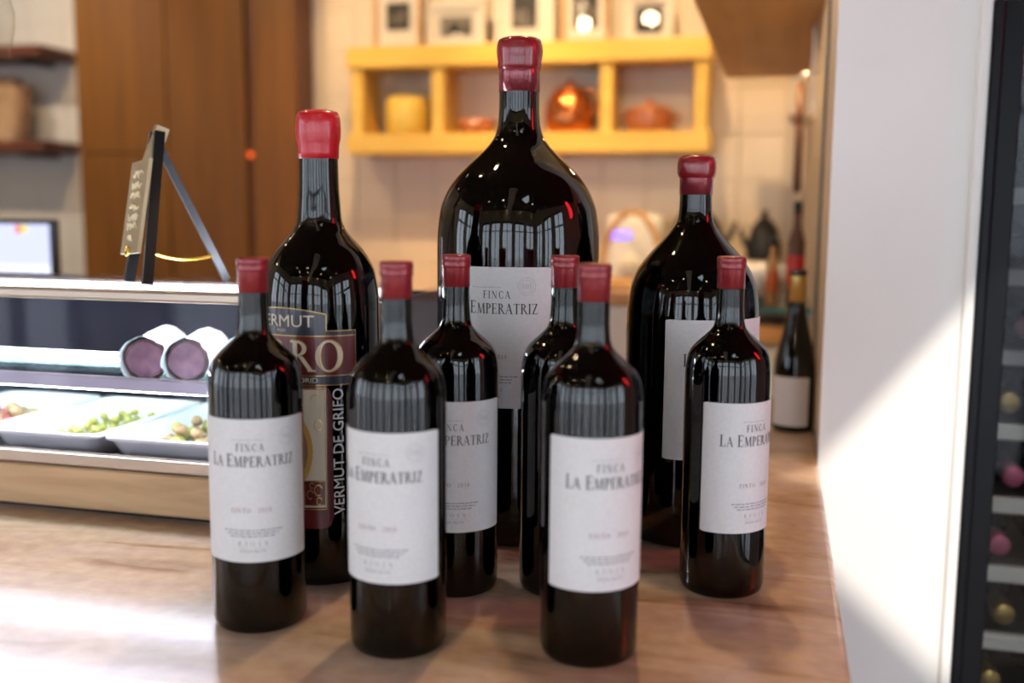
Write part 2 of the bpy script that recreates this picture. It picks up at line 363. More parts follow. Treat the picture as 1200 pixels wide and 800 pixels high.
# window wall behind the camera
wins = [(-3.1, -2.15), (-1.95, -1.0), (-.8, .15), (.35, 1.3), (1.5, 2.45)]
WZ0, WZ1 = .04, 2.35
bm = bmesh.new(); xs = [XL - .1]
for a, b in wins: xs += [a, b]
xs.append(XR + .1)
for i in range(0, len(xs), 2): box(bm, xs[i], xs[i + 1], YW - .15, YW, 0, CZ)
for a, b in wins: box(bm, a, b, YW - .15, YW, 0, WZ0); box(bm, a, b, YW - .15, YW, WZ1, CZ)
struct(obj('wall_front', bm, 'plaster'))
for i, (a, b) in enumerate(wins):
    bm = bmesh.new()
    for x0, x1, z0, z1 in ((a, a + .05, WZ0, WZ1), (b - .05, b, WZ0, WZ1), (a + .05, b - .05, WZ0, WZ0 + .06), (a + .05, b - .05, WZ1 - .06, WZ1), ((a + b) / 2 - .02, (a + b) / 2 + .02, WZ0 + .06, WZ1 - .06), (a + .05, b - .05, 1.92, 1.96)):
        box(bm, x0, x1, YW - .10, YW - .04, z0, z1)
    wn = struct(obj('window_%d' % (i + 1), bm, 'dark_grey'))
    obj('pane', B(a + .05, b - .05, YW - .075, YW - .07, WZ0 + .06, WZ1 - .06), 'pane_clear', wn)
    pl = bpy.data.lights.new('window_portal', 'AREA'); pl.shape = 'RECTANGLE'; pl.size = b - a; pl.size_y = WZ1 - WZ0; pl.cycles.is_portal = True
    po = bpy.data.objects.new('window_portal', pl); COL.objects.link(po); po.location = ((a + b) / 2, YW - .16, (WZ0 + WZ1) / 2); po.rotation_euler = (R(90), 0, 0); po.parent = wn
WN = len(wins)
sidewins = [(-2.45, -1.6), (-1.35, -.5), (-.25, .6)]
for wname, X0, X1, Y1 in (('wall_left', XL - .15, XL, YB), ('wall_right', XR, XR + .15, 2.2)):
    bm = bmesh.new(); ys = [YW]
    for a, b in sidewins: ys += [a, b]
    ys.append(Y1)
    for i in range(0, len(ys), 2): box(bm, X0, X1, ys[i], ys[i + 1], 0, CZ)
    for a, b in sidewins: box(bm, X0, X1, a, b, 0, WZ0); box(bm, X0, X1, a, b, WZ1, CZ)
    struct(obj(wname, bm, 'plaster'))
    for a, b in sidewins:
        WN += 1; bm = bmesh.new(); xm = (X0 + X1) / 2
        for y0, y1, z0, z1 in ((a, a + .05, WZ0, WZ1), (b - .05, b, WZ0, WZ1), (a + .05, b - .05, WZ0, WZ0 + .06), (a + .05, b - .05, WZ1 - .06, WZ1), ((a + b) / 2 - .02, (a + b) / 2 + .02, WZ0 + .06, WZ1 - .06), (a + .05, b - .05, 1.92, 1.96)):
            box(bm, xm - .03, xm + .03, y0, y1, z0, z1)
        wn = struct(obj('window_%d' % WN, bm, 'dark_grey')); obj('pane', B(xm - .003, xm + .003, a + .05, b - .05, WZ0 + .06, WZ1 - .06), 'pane_clear', wn)
        pl = bpy.data.lights.new('window_portal', 'AREA'); pl.shape = 'RECTANGLE'; pl.size = WZ1 - WZ0; pl.size_y = b - a; pl.cycles.is_portal = True
        sg_ = -1 if X0 < 0 else 1
        po = bpy.data.objects.new('window_portal', pl); COL.objects.link(po); po.location = (X0 - .01 if sg_ < 0 else X1 + .01, (a + b) / 2, (WZ0 + WZ1) / 2); po.rotation_euler = (0, R(90 * sg_), 0); po.parent = wn
for nm, x0, x1 in (('floor_terrace_left', -30, XL - .16), ('floor_terrace_right', XR + .16, 30)): struct(obj(nm, B(x0, x1, YW - .15, 6, -.12, -.02), 'ground'))
struct(obj('floor_outside', B(-30, 30, -40, YW - .16, -.12, -.02), 'ground'))
# wooden soffit over the passage on the right
bm = B(-.175, SIDE0, 1.6, 3.24, T + .745, T + .80)
struct(obj('ceiling_soffit', bm, 'soffit_wood'), 'lowered wooden soffit above the passage beside the side wall')

# ================================================================== BAR COUNTER
bar = thing('bar_counter', (-1.5, 1.1, 0), 'long bar counter with a veined brown polished stone top under the bottles', 'counter')
def rel(o, root): o.location = o.location - root.location; return o
rel(obj('worktop', B(-3.25, SIDE0 - .001, .40, 1.96, T - .035, T, bev=.006, seg=3), 'counter_stone', bar), bar)
rel(obj('front_panel', B(-3.2, .02, .50, .54, 0, T - .035), 'wardrobe_wood', bar), bar)
rel(obj('carcass', B(-3.2, .02, .541, 1.90, 0, T - .0355), 'dark_shelf_wood', bar), bar)

# ================================================================== BOTTLES
def bottle_profile(pts, rb, n=5, foot=.006):
    base = [(0, .012 * rb / .0385), (rb * .45, .010 * rb / .0385), (rb * .80, .0005), (rb * .90, 0), (rb * .965, foot * .35), (rb, foot * 1.3)]
    return base, mono([(foot * 1.3, rb)] + pts, n)
def make_bottle(name, loc, theta, rb, pts, th, fill, label, cat, group=None, glass='bottle_glass', liquid='wine', seg=64):
    root = thing(name, (loc[0], loc[1], T), label, cat, group, R(theta))
    base, side = bottle_profile(pts, rb)
    zt = side[-1][1]
    inner = [(max(r - th, .004), z) for r, z in side if z > .007]
    prof = base + side[1:] + [(side[-1][0] - th * .4, zt + .0005)] + inner[::-1] + [(rb - th * 1.1, .0058), (rb * .72, .0045), (rb * .42, .0110 * rb / .0385), (0, .0130 * rb / .0385)]
    bm = lathe(bmesh.new(), prof, seg); bmesh.ops.recalc_face_normals(bm, faces=bm.faces[:])
    obj('glass_body', bm, glass, root, True)
    wp = [(0, .0125 * rb / .0385), (rb * .42, .0105 * rb / .0385), (rb * .72, .0042), (rb - th * .9, .0055)] + [(r + .0005, z) for r, z in inner if z < fill]
    wp += [(wp[-1][0], fill), (0, fill)]
    bm = lathe(bmesh.new(), wp, seg); bmesh.ops.recalc_face_normals(bm, faces=bm.faces[:])
    obj('wine' if liquid == 'wine' else 'vermouth', bm, liquid, root, True)
    return root
def cap(root, prof, m, name='capsule', n=48, smooth_n=0):
    bm = lathe(bmesh.new(), prof, n); bmesh.ops.recalc_face_normals(bm, faces=bm.faces[:])
    return obj(name, bm, m, root, True)
rnd = random.Random(3)
def estate_label(root, r, half, z0, z1, year, k=1., span=1.40, fs=-.001, ts=0.):
    """the white estate label; k scales print for larger bottles"""
    r += .0003
    lb = obj('label', wrap_patch(bmesh.new(), r, -half, half, z0, z1, .0003, 36, .0010 * k), 'label_paper', root)
    h = z1 - z0; R1 = r + .0003 + .00022
    f = h / .1175
    wt = R(half) * r * span       # width of the name across the label
    P, w0 = serif('LA EMPERATRIZ', .0105 * f, .06, .82); s = wt / w0
    t1 = [[(x * s + ts, y) for x, y in p] for p in P]
    P, w1 = serif('FINCA', .0062 * f, .24)
    s2 = wt * .31 / w1
    t2 = [[(x * s2 + fs, y) for x, y in p] for p in P]
    zt = z1 - .0385 * f
    wrap(shift(t1, 0, zt) + shift(t2, 0, zt + .0128 * f), R1, 0, 'title_lettering', 'ink_black', lb)
    a, wa = serif('TINTO', .0036 * f, .25); b_, wb_ = serif(year, .0036 * f, .25)
    wrap(shift(a, -.0095 * f, z0 + .0415 * f) + shift(b_, .010 * f, z0 + .0415 * f), R1, 0, 'vintage_lettering', 'ink_red', lb)
    L = [(z0 + .0262 * f, -.024 * f, .024 * f), (z0 + .0237 * f, -.0215 * f, .021 * f), (z0 + .0212 * f, -.019 * f, .019 * f)]
    fp = bars(L, .00105 * f, rnd)
    a, wa = serif('RIOJA', .0033 * f, .75); b_, wb_ = sans('RIOJA ALTA', .0029 * f); b_ = [[(x * .021 * f / wb_, y) for x, y in p] for p in b_]; a = [[(x * .024 * f / wa, y) for x, y in p] for p in a]
    fp += shift(a, 0, z0 + .0140 * f) + shift(b_, 0, z0 + .0078 * f) + [[(-.013 * f, z0 + .0122 * f), (.013 * f, z0 + .0122 * f), (.013 * f, z0 + .01235 * f), (-.013 * f, z0 + .01235 * f)]]
    wrap(fp, R1, 0, 'fine_print', 'ink_grey', lb)
    ex, ez, er = wt * .5 - .006 * f, z1 - .0155 * f, .0074 * f
    em = ring_poly(ex, ez, er, .00035 * f) + ring_poly(ex, ez, er * .74, .0003 * f) + shift(serif('HH', .0042 * f, .1)[0], ex, ez - .002 * f)
    wrap(em, R1, 0, 'emblem', 'ink_pale', lb); wrap(bars([(z1 - .017 * f, -.016 * f, .010 * f)], .0007 * f, rnd), R1, 0, 'header_print', 'ink_pale', lb)
    return lb
SM = [(.18, .0385), (.200, .03845), (.2155, .0366), (.2225, .0335), (.2285, .0282), (.234, .0220), (.239, .0170), (.243, .0143), (.249, .0129), (.262, .0121), (.300, .0117)]
SMCAP = [(.01195, .2772), (.0123, .2774), (.0123, .2938), (.01235, .2940), (.0129, .2948), (.0130, .2962), (.0129, .2985), (.01265, .2993), (.01265, .2996), (.0130, .3003), (.0130, .3035), (.0126, .3050), (.0115, .3056), (.0060, .3057), (0, .3057)]
def cap_profile(p):     # double the points at creases so they stay crisp
    return p
p0 = make_bottle('wine_bottle', (0, 0), 0, .0385, SM, .0026, .246, '', 'wine bottle')
cap(p0, SMCAP, 'capsule_foil'); estate_label(p0, .0385, 76, .0618, .1790, '2018')
small = [   # x, y, label angle off the camera, label text
    (-.414, .755, -7, 'slim red wine bottle standing in front of the large vermouth bottle beside the display case'),
    (-.284, .741, -24, 'slim front-row wine bottle, its white label turned towards the vermouth bottle'),
    (-.278, .874, -5, 'slim red wine bottle before the biggest bottle, its emblem corner showing'),
    (-.184, .898, 72, 'slim red wine bottle with its label turned out of sight, before the biggest bottle'),
    (-.134, .767, 24, 'slim red wine bottle in the front row, standing before the bottle with hidden label'),
    (-.040, .939, 45, 'slim red wine bottle standing in front of the squat bottle near the white wall end')]
for i, (x, y, a, lab) in enumerate(small):
    o = p0 if i == 0 else copy_tree(p0)
    o.location = (x, y, T); o.rotation_euler = (0, 0, math.atan2(-x, y) + R(a)); o['label'] = lab; o['group'] = 'slim red wine bottles on the counter'

def faceang(x, y): return math.degrees(math.atan2(-x, y))
# the biggest bottle
x, y = -.270, 1.067
big = make_bottle('large_wine_bottle', (x, y), faceang(x, y) - 19, .0865, [(.27, .0865), (.315, .0862), (.344, .0832), (.361, .0775), (.378, .0670), (.390, .0560), (.402, .0430), (.413, .0320), (.424, .0250), (.436, .0222), (.452, .0212), (.515, .0208)], .0042, .434,
                  'biggest wine bottle, broad shouldered with dark red wax cap, standing at the back', 'wine bottle', seg=96)
cap(big, [(.0210, .4675), (.0216, .4677), (.0215, .488), (.0213, .4905)], 'capsule_shrink', 'sleeve', 64)
cap(big, [(.0212, .490), (.0222, .4915), (.0234, .4945), (.0228, .4985), (.0238, .5035), (.0243, .510), (.0238, .5165), (.0222, .5208), (.0185, .5228), (.009, .5236), (0, .5238)], 'wax_dark', 'wax_cap', 64)
estate_label(big, .0865, 42, .1470, .2890, '2019', span=1.425, fs=.0075, ts=.0043)
# the squat bottle on the right
x, y = -.086, 1.098
rb_ = make_bottle('wide_wine_bottle', (x, y), faceang(x, y) + 31, .0695, [(.215, .0695), (.240, .0690), (.263, .0665), (.280, .0610), (.297, .0500), (.314, .0350), (.327, .0240), (.337, .0186), (.347, .0170), (.36, .0166), (.397, .0164)], .0038, .345,
                  'squat broad wine bottle with a dark red wax cap beside the white wall end', 'wine bottle', seg=80)
cap(rb_, [(.0167, .3625), (.0173, .3627), (.0174, .378), (.0178, .381)], 'capsule_shrink', 'sleeve', 64)
cap(rb_, [(.0176, .3795), (.0190, .3815), (.0200, .3850), (.0203, .3905), (.0200, .3960), (.0188, .4005), (.0150, .4030), (.0075, .4040), (0, .4041)], 'wax_dark', 'wax_cap', 64)
estate_label(rb_, .0695, 53, .0945, .2375, '2018', span=1.42)
# vermouth
x, y = -.414, .883
vm = make_bottle('vermouth_bottle', (x, y), faceang(x, y) - 39.5, .0547, [(.235, .0547), (.262, .0544), (.277, .0527), (.289, .0500), (.300, .0445), (.309, .0385), (.318, .0305), (.326, .0240), (.334, .0207), (.346, .0195), (.37, .0181), (.425, .0174)], .0034, .328,
                 'vermouth bottle with a maroon and navy label and bright red wax cap', 'vermouth bottle', liquid='vermouth', seg=80)
cap(vm, [(.0176, .3905), (.0184, .3908), (.0187, .3965), (.0190, .4030), (.0196, .4055), (.0205, .4100), (.0208, .4165), (.0206, .4230), (.0200, .4285), (.0182, .4325), (.0120, .4345), (0, .4350)], 'wax_red', 'wax_cap', 64)
rv = .0550
def vlabel():
    lab = obj('label', wrap_patch(bmesh.new(), rv, -73, 73, .1885, .2365, .0003, 48, .004), 'label_maroon', vm)
    q = rv + .0005
    def gold(P, name='gilt_edging', m='label_gold', rr=q + .0003): return wrap(P, rr, 0, name, m, lab)
    # navy upper plate with arched top and the lower navy strip
    n = 24; plate = []; arch = lambda t: .2515 + .0055 * (1 - (2 * t - 1) ** 2)
    for i in range(n):
        xa, xb = -.042 + .084 * i / n, -.042 + .084 * (i + 1) / n; plate.append([(xa, .2330), (xb, .2330), (xb, arch((i + 1) / n)), (xa, arch(i / n))])
    wrap(plate, q, 0, 'upper_plate', 'label_navy', lab)
    wrap([G_rect(-.0690, .0690, .2330, .2365)], q, 0, 'upper_band', 'label_navy', lab)
    wrap([G_rect(-.0690, .0690, .1890, .1965)], q, 0, 'lower_band', 'label_navy', lab)
    e = [G_rect(-.0699, .0699, .1965, .1972), G_rect(-.0699, .0699, .1880, .1886), G_rect(-.0699, .0699, .2322, .2329), G_rect(-.0699, -.043, .2368, .2374), G_rect(.043, .0699, .2368, .2374), G_rect(-.043, -.0423, .2368, .2515), G_rect(.0423, .043, .2368, .2515), G_rect(-.0705, -.0699, .188, .2374), G_rect(.0699, .0705, .188, .2374)]
    for i in range(n):
        xa, xb = -.043 + .086 * i / n, -.043 + .086 * (i + 1) / n; e.append([(xa, arch(i / n)), (xb, arch((i + 1) / n)), (xb, arch((i + 1) / n) + .0007), (xa, arch(i / n) + .0007)])
    gold(e)
    P, w0 = sans('VERMUT', .0105); s = .064 / w0
    wrap([[(x * s, y + .2405) for x, y in p] for p in P], q + .0003, 0, 'name_lettering', 'label_ivory', lab)
    P, w0 = sans('ROJO', .0036); P2, w2 = sans('MADRID', .0046); s2 = .027 / w2
    wrap(shift(P, 0, .2352), q + .0003, 0, 'kind_lettering', 'label_ivory', lab); wrap([[(x * s2 + .021, y + .1905) for x, y in p] for p in P2], q + .0003, 0, 'town_lettering', 'label_ivory', lab)
    P, w0 = serif('ZARRO', .0270, .05); s = .114 / w0
    wrap([[(x * s * 1.015, y * 1.06 + .2003) for x, y in p] for p in P], q + .0002, 0, 'brand_backing', 'label_gold', lab)
    wrap([[(x * s, y + .2010) for x, y in p] for p in P], q + .0005, 0, 'brand_lettering', 'label_ivory', lab)
    # tall centre panel below
    cp = obj('centre_panel', wrap_patch(bmesh.new(), rv, -48.5, 48.5, .0560, .1880, .0003, 40, .010), 'label_maroon', vm)
    art = obj('art_panel', wrap_patch(bmesh.new(), rv + .0004, -41.5, 41.5, .0760, .1845, .0002, 36), 'label_ivory', cp)
    q2 = rv + .0009
    def wrapk(P, *a): return wrap([[(x * .735, y) for x, y in p] for p in P], *a)
    E_ = []
    for x0 in (-.0562, .0556): E_.append(G_rect(x0, x0 + .0006, .0745, .1855))
    E_ += [G_rect(-.0562, .0562, .0739, .0745), G_rect(-.0562, .0562, .1855, .1861)]
    wrapk(E_, q2, 0, 'panel_edging', 'label_gold', cp)
    ov = G_arc(0, .128, .0395, .040, 0, 360, .006, .006, 40)
    wrapk(ov, q2, 0, 'oval_border', 'label_ochre', cp)
    wrapk(G_arc(0, .128, .0335, .034, 0, 360, .0333, .0338, 40), q2, 0, 'oval_picture', 'label_brown', cp)
    wrapk([[(-.046, .158), (-.02, .165), (-.02, .175), (-.046, .168)], [(-.02, .165), (.02, .165), (.02, .175), (-.02, .175)], [(.02, .165), (.046, .158), (.046, .168), (.02, .175)]], q2 + .0003, 0, 'ribbon', 'label_ivory', cp)
    P, w0 = serif('ZARRO', .0065, .1)
    wrapk(shift(P, 0, .1672, 1.6), q2 + .0006, 0, 'ribbon_lettering', 'ink_red', cp)
    for sx in (-1, 1):
        wrapk([G_rect(min(sx * .054, sx * .028), max(sx * .054, sx * .028), .0775, .1010)], q2, 0, 'corner_ornament', 'label_maroon', cp)
        o_ = []
        for cx_, cz_, r_ in ((.046, .092, .0055), (.036, .088, .0045), (.047, .082, .0038), (.038, .0965, .003)): o_ += G_arc(sx * cx_, cz_, r_, r_, 20, 300, .0012, .0012, 14)
        x0, x1 = sorted((sx * .0535, sx * .0285)); o_ += [G_rect(x0, x1, .1002, .1007), G_rect(x0, x1, .0778, .0783)]
        wrapk(o_, q2 + .0003, 0, 'scrollwork', 'label_gold', cp)
        wrapk(G_arc(sx * .047, .152, .0055, .0055, 0, 330, .0012, .0012, 16), q2 + .0003, 0, 'curl', 'label_gold', cp); wrapk(G_arc(sx * .044, .176, .006, .004, 20, 200, .0009, .0009, 10), q2 + .0003, 0, 'sprig', 'label_gold', cp)
    P, w0 = sans('VERMUT DE GRIFO', .0098); s = .1165 / w0
    side = rot90([[(x * s, y) for x, y in p] for p in P])
    wrap(shift(side, .0525 + .0045, .1265), rv + .0005, 0, 'side_lettering', 'print_white', cp)
vlabel()
# dark bottle further back on the counter, against the side wall
x, y = .0325, 1.678
bb = make_bottle('sparkling_bottle', (x, y), faceang(x, y) - 14, .0325, [(.085, .0325), (.105, .0318), (.130, .0275), (.155, .0215), (.175, .0170), (.195, .0135), (.245, .0118)], .003, .20,
                 'dark green bottle with gold foil neck standing alone by the side wall', 'bottle', glass='bottle_glass')
cap(bb, [(.0128, .205), (.0134, .2052), (.0128, .243), (.0126, .246)], 'gold_foil', 'foil')
cap(bb, [(.0126, .246), (.0132, .247), (.0132, .254), (.011, .2555), (0, .256)], 'black_plastic', 'stopper')
obj('label', wrap_patch(bmesh.new(), .0328, -58, 58, .010, .088, .0003, 24, .002), 'label_paper', bb)

# ================================================================== DISPLAY CASE
CX0, CX1, CY0 = -1.75, -.425, .967
case = thing('display_case', ((CX0 + CX1) / 2, CY0 + .2, T), 'chilled glass display case with wooden plinth standing on the counter', 'display case')
def cpart(name, x0, x1, y0, y1, z0, z1, m, bev=0., parent=None, seg=1):
    cx_, cy_ = case.location.x, case.location.y
    return obj(name, B(x0 - cx_, x1 - cx_, y0 - cy_, y1 - cy_, z0, z1, bev=bev, seg=seg), m, parent or case)
CYB = CY0 + .36
cpart('plinth_foot', CX0 + .02, CX1 - .02, CY0 + .012, CYB - .02, 0, .006, 'black_plastic')
cpart('plinth', CX0, CX1, CY0, CYB, .006, .0535, 'case_wood', .002)
cpart('bottom_rail', CX0, CX1, CY0 - .003, CY0 + .012, .0560, .0700, 'rail_beige', .002, seg=2)
cpart('floor_tray', CX0 + .004, CX1 - .004, CY0 + .012, CYB, .0536, .0560, 'steel')
cpart('front_pane', CX0 + .004, CX1 - .004, CY0 + .001, CY0 + .005, .070, .244, 'pane_case')
cpart('top_rail', CX0, CX1, CY0 - .004, CY0 + .014, .244, .2562, 'rail_beige', .003, seg=2)
cpart('top_pane', CX0, CX1, CY0 + .002, CY0 + .165, .2564, .2600, 'pane_case')
cpart('rear_rail', CX0, CX1, CY0 + .150, CY0 + .172, .242, .2563, 'steel', .002)
cpart('top_lamp', CX0 + .01, CX1 - .01, CY0 + .060, CY0 + .100, .250, .2560, 'led_white')
cpart('middle_shelf', CX0 + .006, CX1 - .006, CY0 + .012, CY0 + .235, .143, .147, 'glass_shelf_pane')
cpart('shelf_rail', CX0 + .006, CX1 - .006, CY0 + .008, CY0 + .016, .143, .158, 'rail_mauve', .002)
cpart('shelf_lamp', CX0 + .01, CX1 - .01, CY0 + .205, CY0 + .212, .1472, .1515, 'led_white')
cpart('under_shelf_lamp', CX0 + .01, CX1 - .01, CY0 + .03, CY0 + .045, .138, .1425, 'led_white')
cpart('back_panel', CX0, CX1, CYB - .010, CYB, .0565, .235, 'case_back')
cpart('end_pane', CX1 - .004, CX1, CY0 + .014, CYB - .010, .0565, .242, 'pane_case')
cpart('end_pane', CX0, CX0 + .004, CY0 + .014, CYB - .010, .0565, .242, 'pane_case')
# porcelain trays
def tray(x0, x1, lab, y0=.985, y1=1.215):
    cx_, cy_ = (x0 + x1) / 2, (y0 + y1) / 2; hx, hy = (x1 - x0) / 2, (y1 - y0) / 2
    bm = bmesh.new(); rings = []
    for ix, z in ((.015, 0), (.005, .024), (.0, .027), (.0, .030), (.010, .030), (.014, .026), (.028, .006)):
        k = []
        for sx, sy in ((-1, -1), (1, -1), (1, 1), (-1, 1)):
            rr = .016; ex, ey = hx - ix - rr, hy - ix - rr
            for j in range(5):
                a = R({(-1, -1): 180, (1, -1): 270, (1, 1): 0, (-1, 1): 90}[(sx, sy)] + j * 22.5); k.append(bm.verts.new((sx * ex + rr * math.cos(a), sy * ey + rr * math.sin(a), z)))
        rings.append(k)
    for a, b in zip(rings, rings[1:]):
        for i in range(len(a)): bm.faces.new((a[i], a[(i + 1) % len(a)], b[(i + 1) % len(a)], b[i]))
    bm.faces.new(rings[0][::-1]); bm.faces.new(rings[-1]); bmesh.ops.recalc_face_normals(bm, faces=bm.faces[:])
    return tag(obj('serving_tray', bm, 'porcelain', smooth=True, loc=(cx_, cy_, T + .0562)), lab, 'tray', 'porcelain trays in the display case')
tray(-.737, -.585, 'white porcelain tray of mixed olives behind the slim bottle nearest the case')
tray(-.893, -.741, 'white porcelain tray of green olives in the display case')
tray(-1.049, -.897, 'white porcelain tray of brown and red olives in the display case')
def olive(x, y, z, r, m, lab):
    if m not in olive.me:
        bm = bmesh.new(); bmesh.ops.create_uvsphere(bm, u_segments=12, v_segments=8, radius=1); bmesh.ops.scale(bm, vec=(1, .85, .82), verts=bm.verts[:])
        o = obj('olive', bm, m, smooth=True); olive.me[m] = o.data
    else:
        o = bpy.data.objects.new('olive', olive.me[m]); COL.objects.link(o)
    o.location = (x, y, T + z); o.scale = (r, r, r); o.rotation_euler = (0, 0, random.uniform(0, 3))
    tag(o, lab, 'olive', lab)
olive.me = {}
def heap(cx_, cy_, n, sx, sy, r, ms, lab):
    pts = []
    k = 0
    while len(pts) < n and k < 4000:
        k += 1
        px, py = cx_ + random.uniform(-sx, sx), cy_ + random.uniform(-sy, sy); lay = 0 if len(pts) < n * .7 else 1; z = .0562 + .006 + r * .82 + lay * r * 1.35
        if all((px - a) ** 2 + (py - b) ** 2 + (z - c) ** 2 > (1.78 * r) ** 2 for a, b, c in pts): pts.append((px, py, z)); olive(px, py, z, r, random.choice(ms), lab)
heap(-.675, 1.10, 26, .026, .062, .0085, ['olive_green', 'olive_brown'], 'small glossy olive heaped in the mixed-olive tray')
heap(-.812, 1.10, 46, .030, .068, .0062, ['olive_green'], 'small green olive heaped in the green-olive tray')
heap(-.965, 1.09, 24, .030, .060, .0105, ['olive_brown', 'olive_brown', 'olive_red'], 'round brown or red olive heaped in the far tray')
# cured sausages in white netting
def sausage(p, q, r, lab):
    p, q = Vector(p), Vector(q); d = (q - p); L = d.length
    root = thing('cured_sausage', p, lab, 'sausage', 'cured sausages on the case shelf'); root.rotation_euler = d.to_track_quat('Z', 'Y').to_euler()
    pr = [(0, 0), (r * .93, 0), (r, .002), (r * 1.02, L * .3), (r * .98, L * .7), (r * .7, L * .93), (0, L)]
    bm = lathe(bmesh.new(), pr[1:], 24); obj('casing', bm, 'sausage_skin', root, True)
    bm = lathe(bmesh.new(), [(0, -.0006), (r * .90, -.0006), (r * .93, .0004)], 24); bmesh.ops.recalc_face_normals(bm, faces=bm.faces[:]); obj('cut_face', bm, 'sausage_cut', root)
    rn = random.Random(int(abs(p.x) * 1e4)); bm = bmesh.new(); n = 28; rows = []
    for iz, z in enumerate((-.005, .012, L * .35, L * .6, L * .85)):
        rows.append([bm.verts.new(((r * (1.14 if iz == 0 else 1.05) + rn.uniform(0, .0025)) * math.cos(2 * math.pi * i / n), (r * (1.14 if iz == 0 else 1.05) + rn.uniform(0, .0025)) * math.sin(2 * math.pi * i / n), z + (rn.uniform(-.008, .003) if iz == 0 else 0))) for i in range(n)])
    for a, b in zip(rows, rows[1:]):
        for i in range(n): bm.faces.new((a[i], a[(i + 1) % n], b[(i + 1) % n], b[i]))
    obj('netting', bm, 'netting', root, True)
sz = T + .147 + .0275
sausage((-.693, 1.012, sz - .001), (-.738, 1.135, sz), .0225, 'cut cured sausage in white netting with a pale speck at its centre')
sausage((-.642, 1.016, sz - .001), (-.680, 1.135, sz), .0222, 'cut cured sausage in white netting lying next to the slim bottle neck')
sausage((-.584, 1.040, sz + .001), (-.605, 1.155, sz + .001), .0215, 'cured sausage end lying beyond the other two, behind the slim bottle')

# ================================================================== EASEL ON THE CASE
zt = T + .2602
ez = thing('easel_stand', (-.69, 1.03, zt), 'small black folding easel with a gold script sign on top of the display case', 'easel')
def ep(name, fn, m, parent=None, smooth=False):
    bm = bmesh.new(); fn(bm); bmesh.ops.translate(bm, vec=-ez.location, verts=bm.verts[:]); return obj(name, bm, m, parent or ez, smooth)
ap1, ap2 = Vector((-.672, 1.024, zt + .168)), Vector((-.685, 1.035, zt + .168))
f1, f2, bk = Vector((-.663, .977, zt + .001)), Vector((-.717, 1.022, zt + .001)), Vector((-.637, 1.098, zt + .001))
apx = Vector((-.677, 1.032, zt + .174))
ep('leg', lambda b: beam(b, f1, ap1, .009, .011, (-1, -1, 0)), 'black_metal'); ep('leg', lambda b: beam(b, f2, ap2, .009, .011, (-1, -1, 0)), 'black_metal')
ep('leg', lambda b: beam(b, bk, ap1 * .5 + ap2 * .5 - Vector((0, 0, .012)), .009, .008, (1, 1, 0)), 'dark_grey')
ep('top_block', lambda b: beam(b, apx - Vector((0, 0, .050)) + Vector((-.012, -.010, 0)), apx + Vector((.002, .002, 0)), .016, .014, (-1, -1, 0)), 'sign_brass')
# sign board leaning on the two front legs
u1 = f1.lerp(ap1, .22); u2 = f2.lerp(ap2, .22); v1 = f1.lerp(ap1, .76); v2 = f2.lerp(ap2, .76)
c0, c1, c2, c3 = u1, u2, v2, v1
nrm = (c1 - c0).cross(c3 - c0).normalized()
if nrm.x > 0: nrm = -nrm
exU = (c1 - c0).normalized(); cen = (c0 + c1 + c2 + c3) / 4 + nrm * .010; upU = (((c2 + c3) - (c0 + c1)) / 2).normalized(); exU = nrm.cross(upU).normalized()
def board(b, hw=.032, hh=.052, o=0., t=.004):
    vs = [b.verts.new(cen + exU * sx * hw + upU * sy * hh + nrm * (o + k * t)) for k in (0, 1) for sx, sy in ((-1, -1), (1, -1), (1, 1), (-1, 1))]
    for f in ((0, 1, 2, 3), (7, 6, 5, 4), (0, 4, 5, 1), (1, 5, 6, 2), (2, 6, 7, 3), (3, 7, 4, 0)): b.faces.new([vs[i] for i in f])
    bmesh.ops.recalc_face_normals(b, faces=b.faces[:])
sg = ep('sign_board', lambda b: board(b), 'sign_brass')
def script(b):
    rn = random.Random(5)
    for row, y in enumerate((.036, .024, .012, 0, -.012, -.022, -.036)):
        x = -.018 if row not in (6,) else -.008; pts = []
        while x < (.018 if row != 6 else .008):
            pts.append(cen + exU * x + upU * (y + rn.uniform(-.0038, .0042)) + nrm * .0048); x += .0026
        tube(b, pts, .0011, 5)
ep('sign_lettering', script, 'sign_script', sg)
def chain(b):
    a, c = f1.lerp(ap1, .20) + Vector((.004, .004, 0)), bk.lerp(apx, .17)
    for i in range(26):
        t = (i + .5) / 26; p = a.lerp(c, t) - Vector((0, 0, .006 * 4 * t * (1 - t))); d = (c - a).normalized()
        tube(b, [p - d * .0032, p + d * .0032], [.0016, .0016], 6)
ep('chain', chain, 'gold_chain'); 
def ring(b):
    p = cen - upU * .050 + nrm * .006; tube(b, [p + exU * .005 * math.cos(k * math.pi / 8) + upU * .005 * math.sin(k * math.pi / 8) for k in range(17)], .0012, 6, cap=False)
ep('ring', ring, 'gold_chain')

# ================================================================== BACK WALL SHELF
shelf = thing('wall_shelf', (-.83, 3.34, T + .53), 'yellow pine wall shelf with open compartments above the bar', 'shelf')
def sp(name, x0, x1, z0, z1, y0=3.325, y1=YB - .007):
    return obj(name, B(x0 + .83, x1 + .83, y0 - 3.34, y1 - 3.34, z0 - .53, z1 - .53, bev=.003, seg=2), 'pine', shelf)
sp('top_board', -1.447, -.225, .818, .886, y0=3.31); sp('bottom_board', -1.447, -.222, .533, .598, y0=3.31)
for x0 in (-1.435, -1.145, -.575, -.275): sp('upright', x0, x0 + .042, .598, .818)
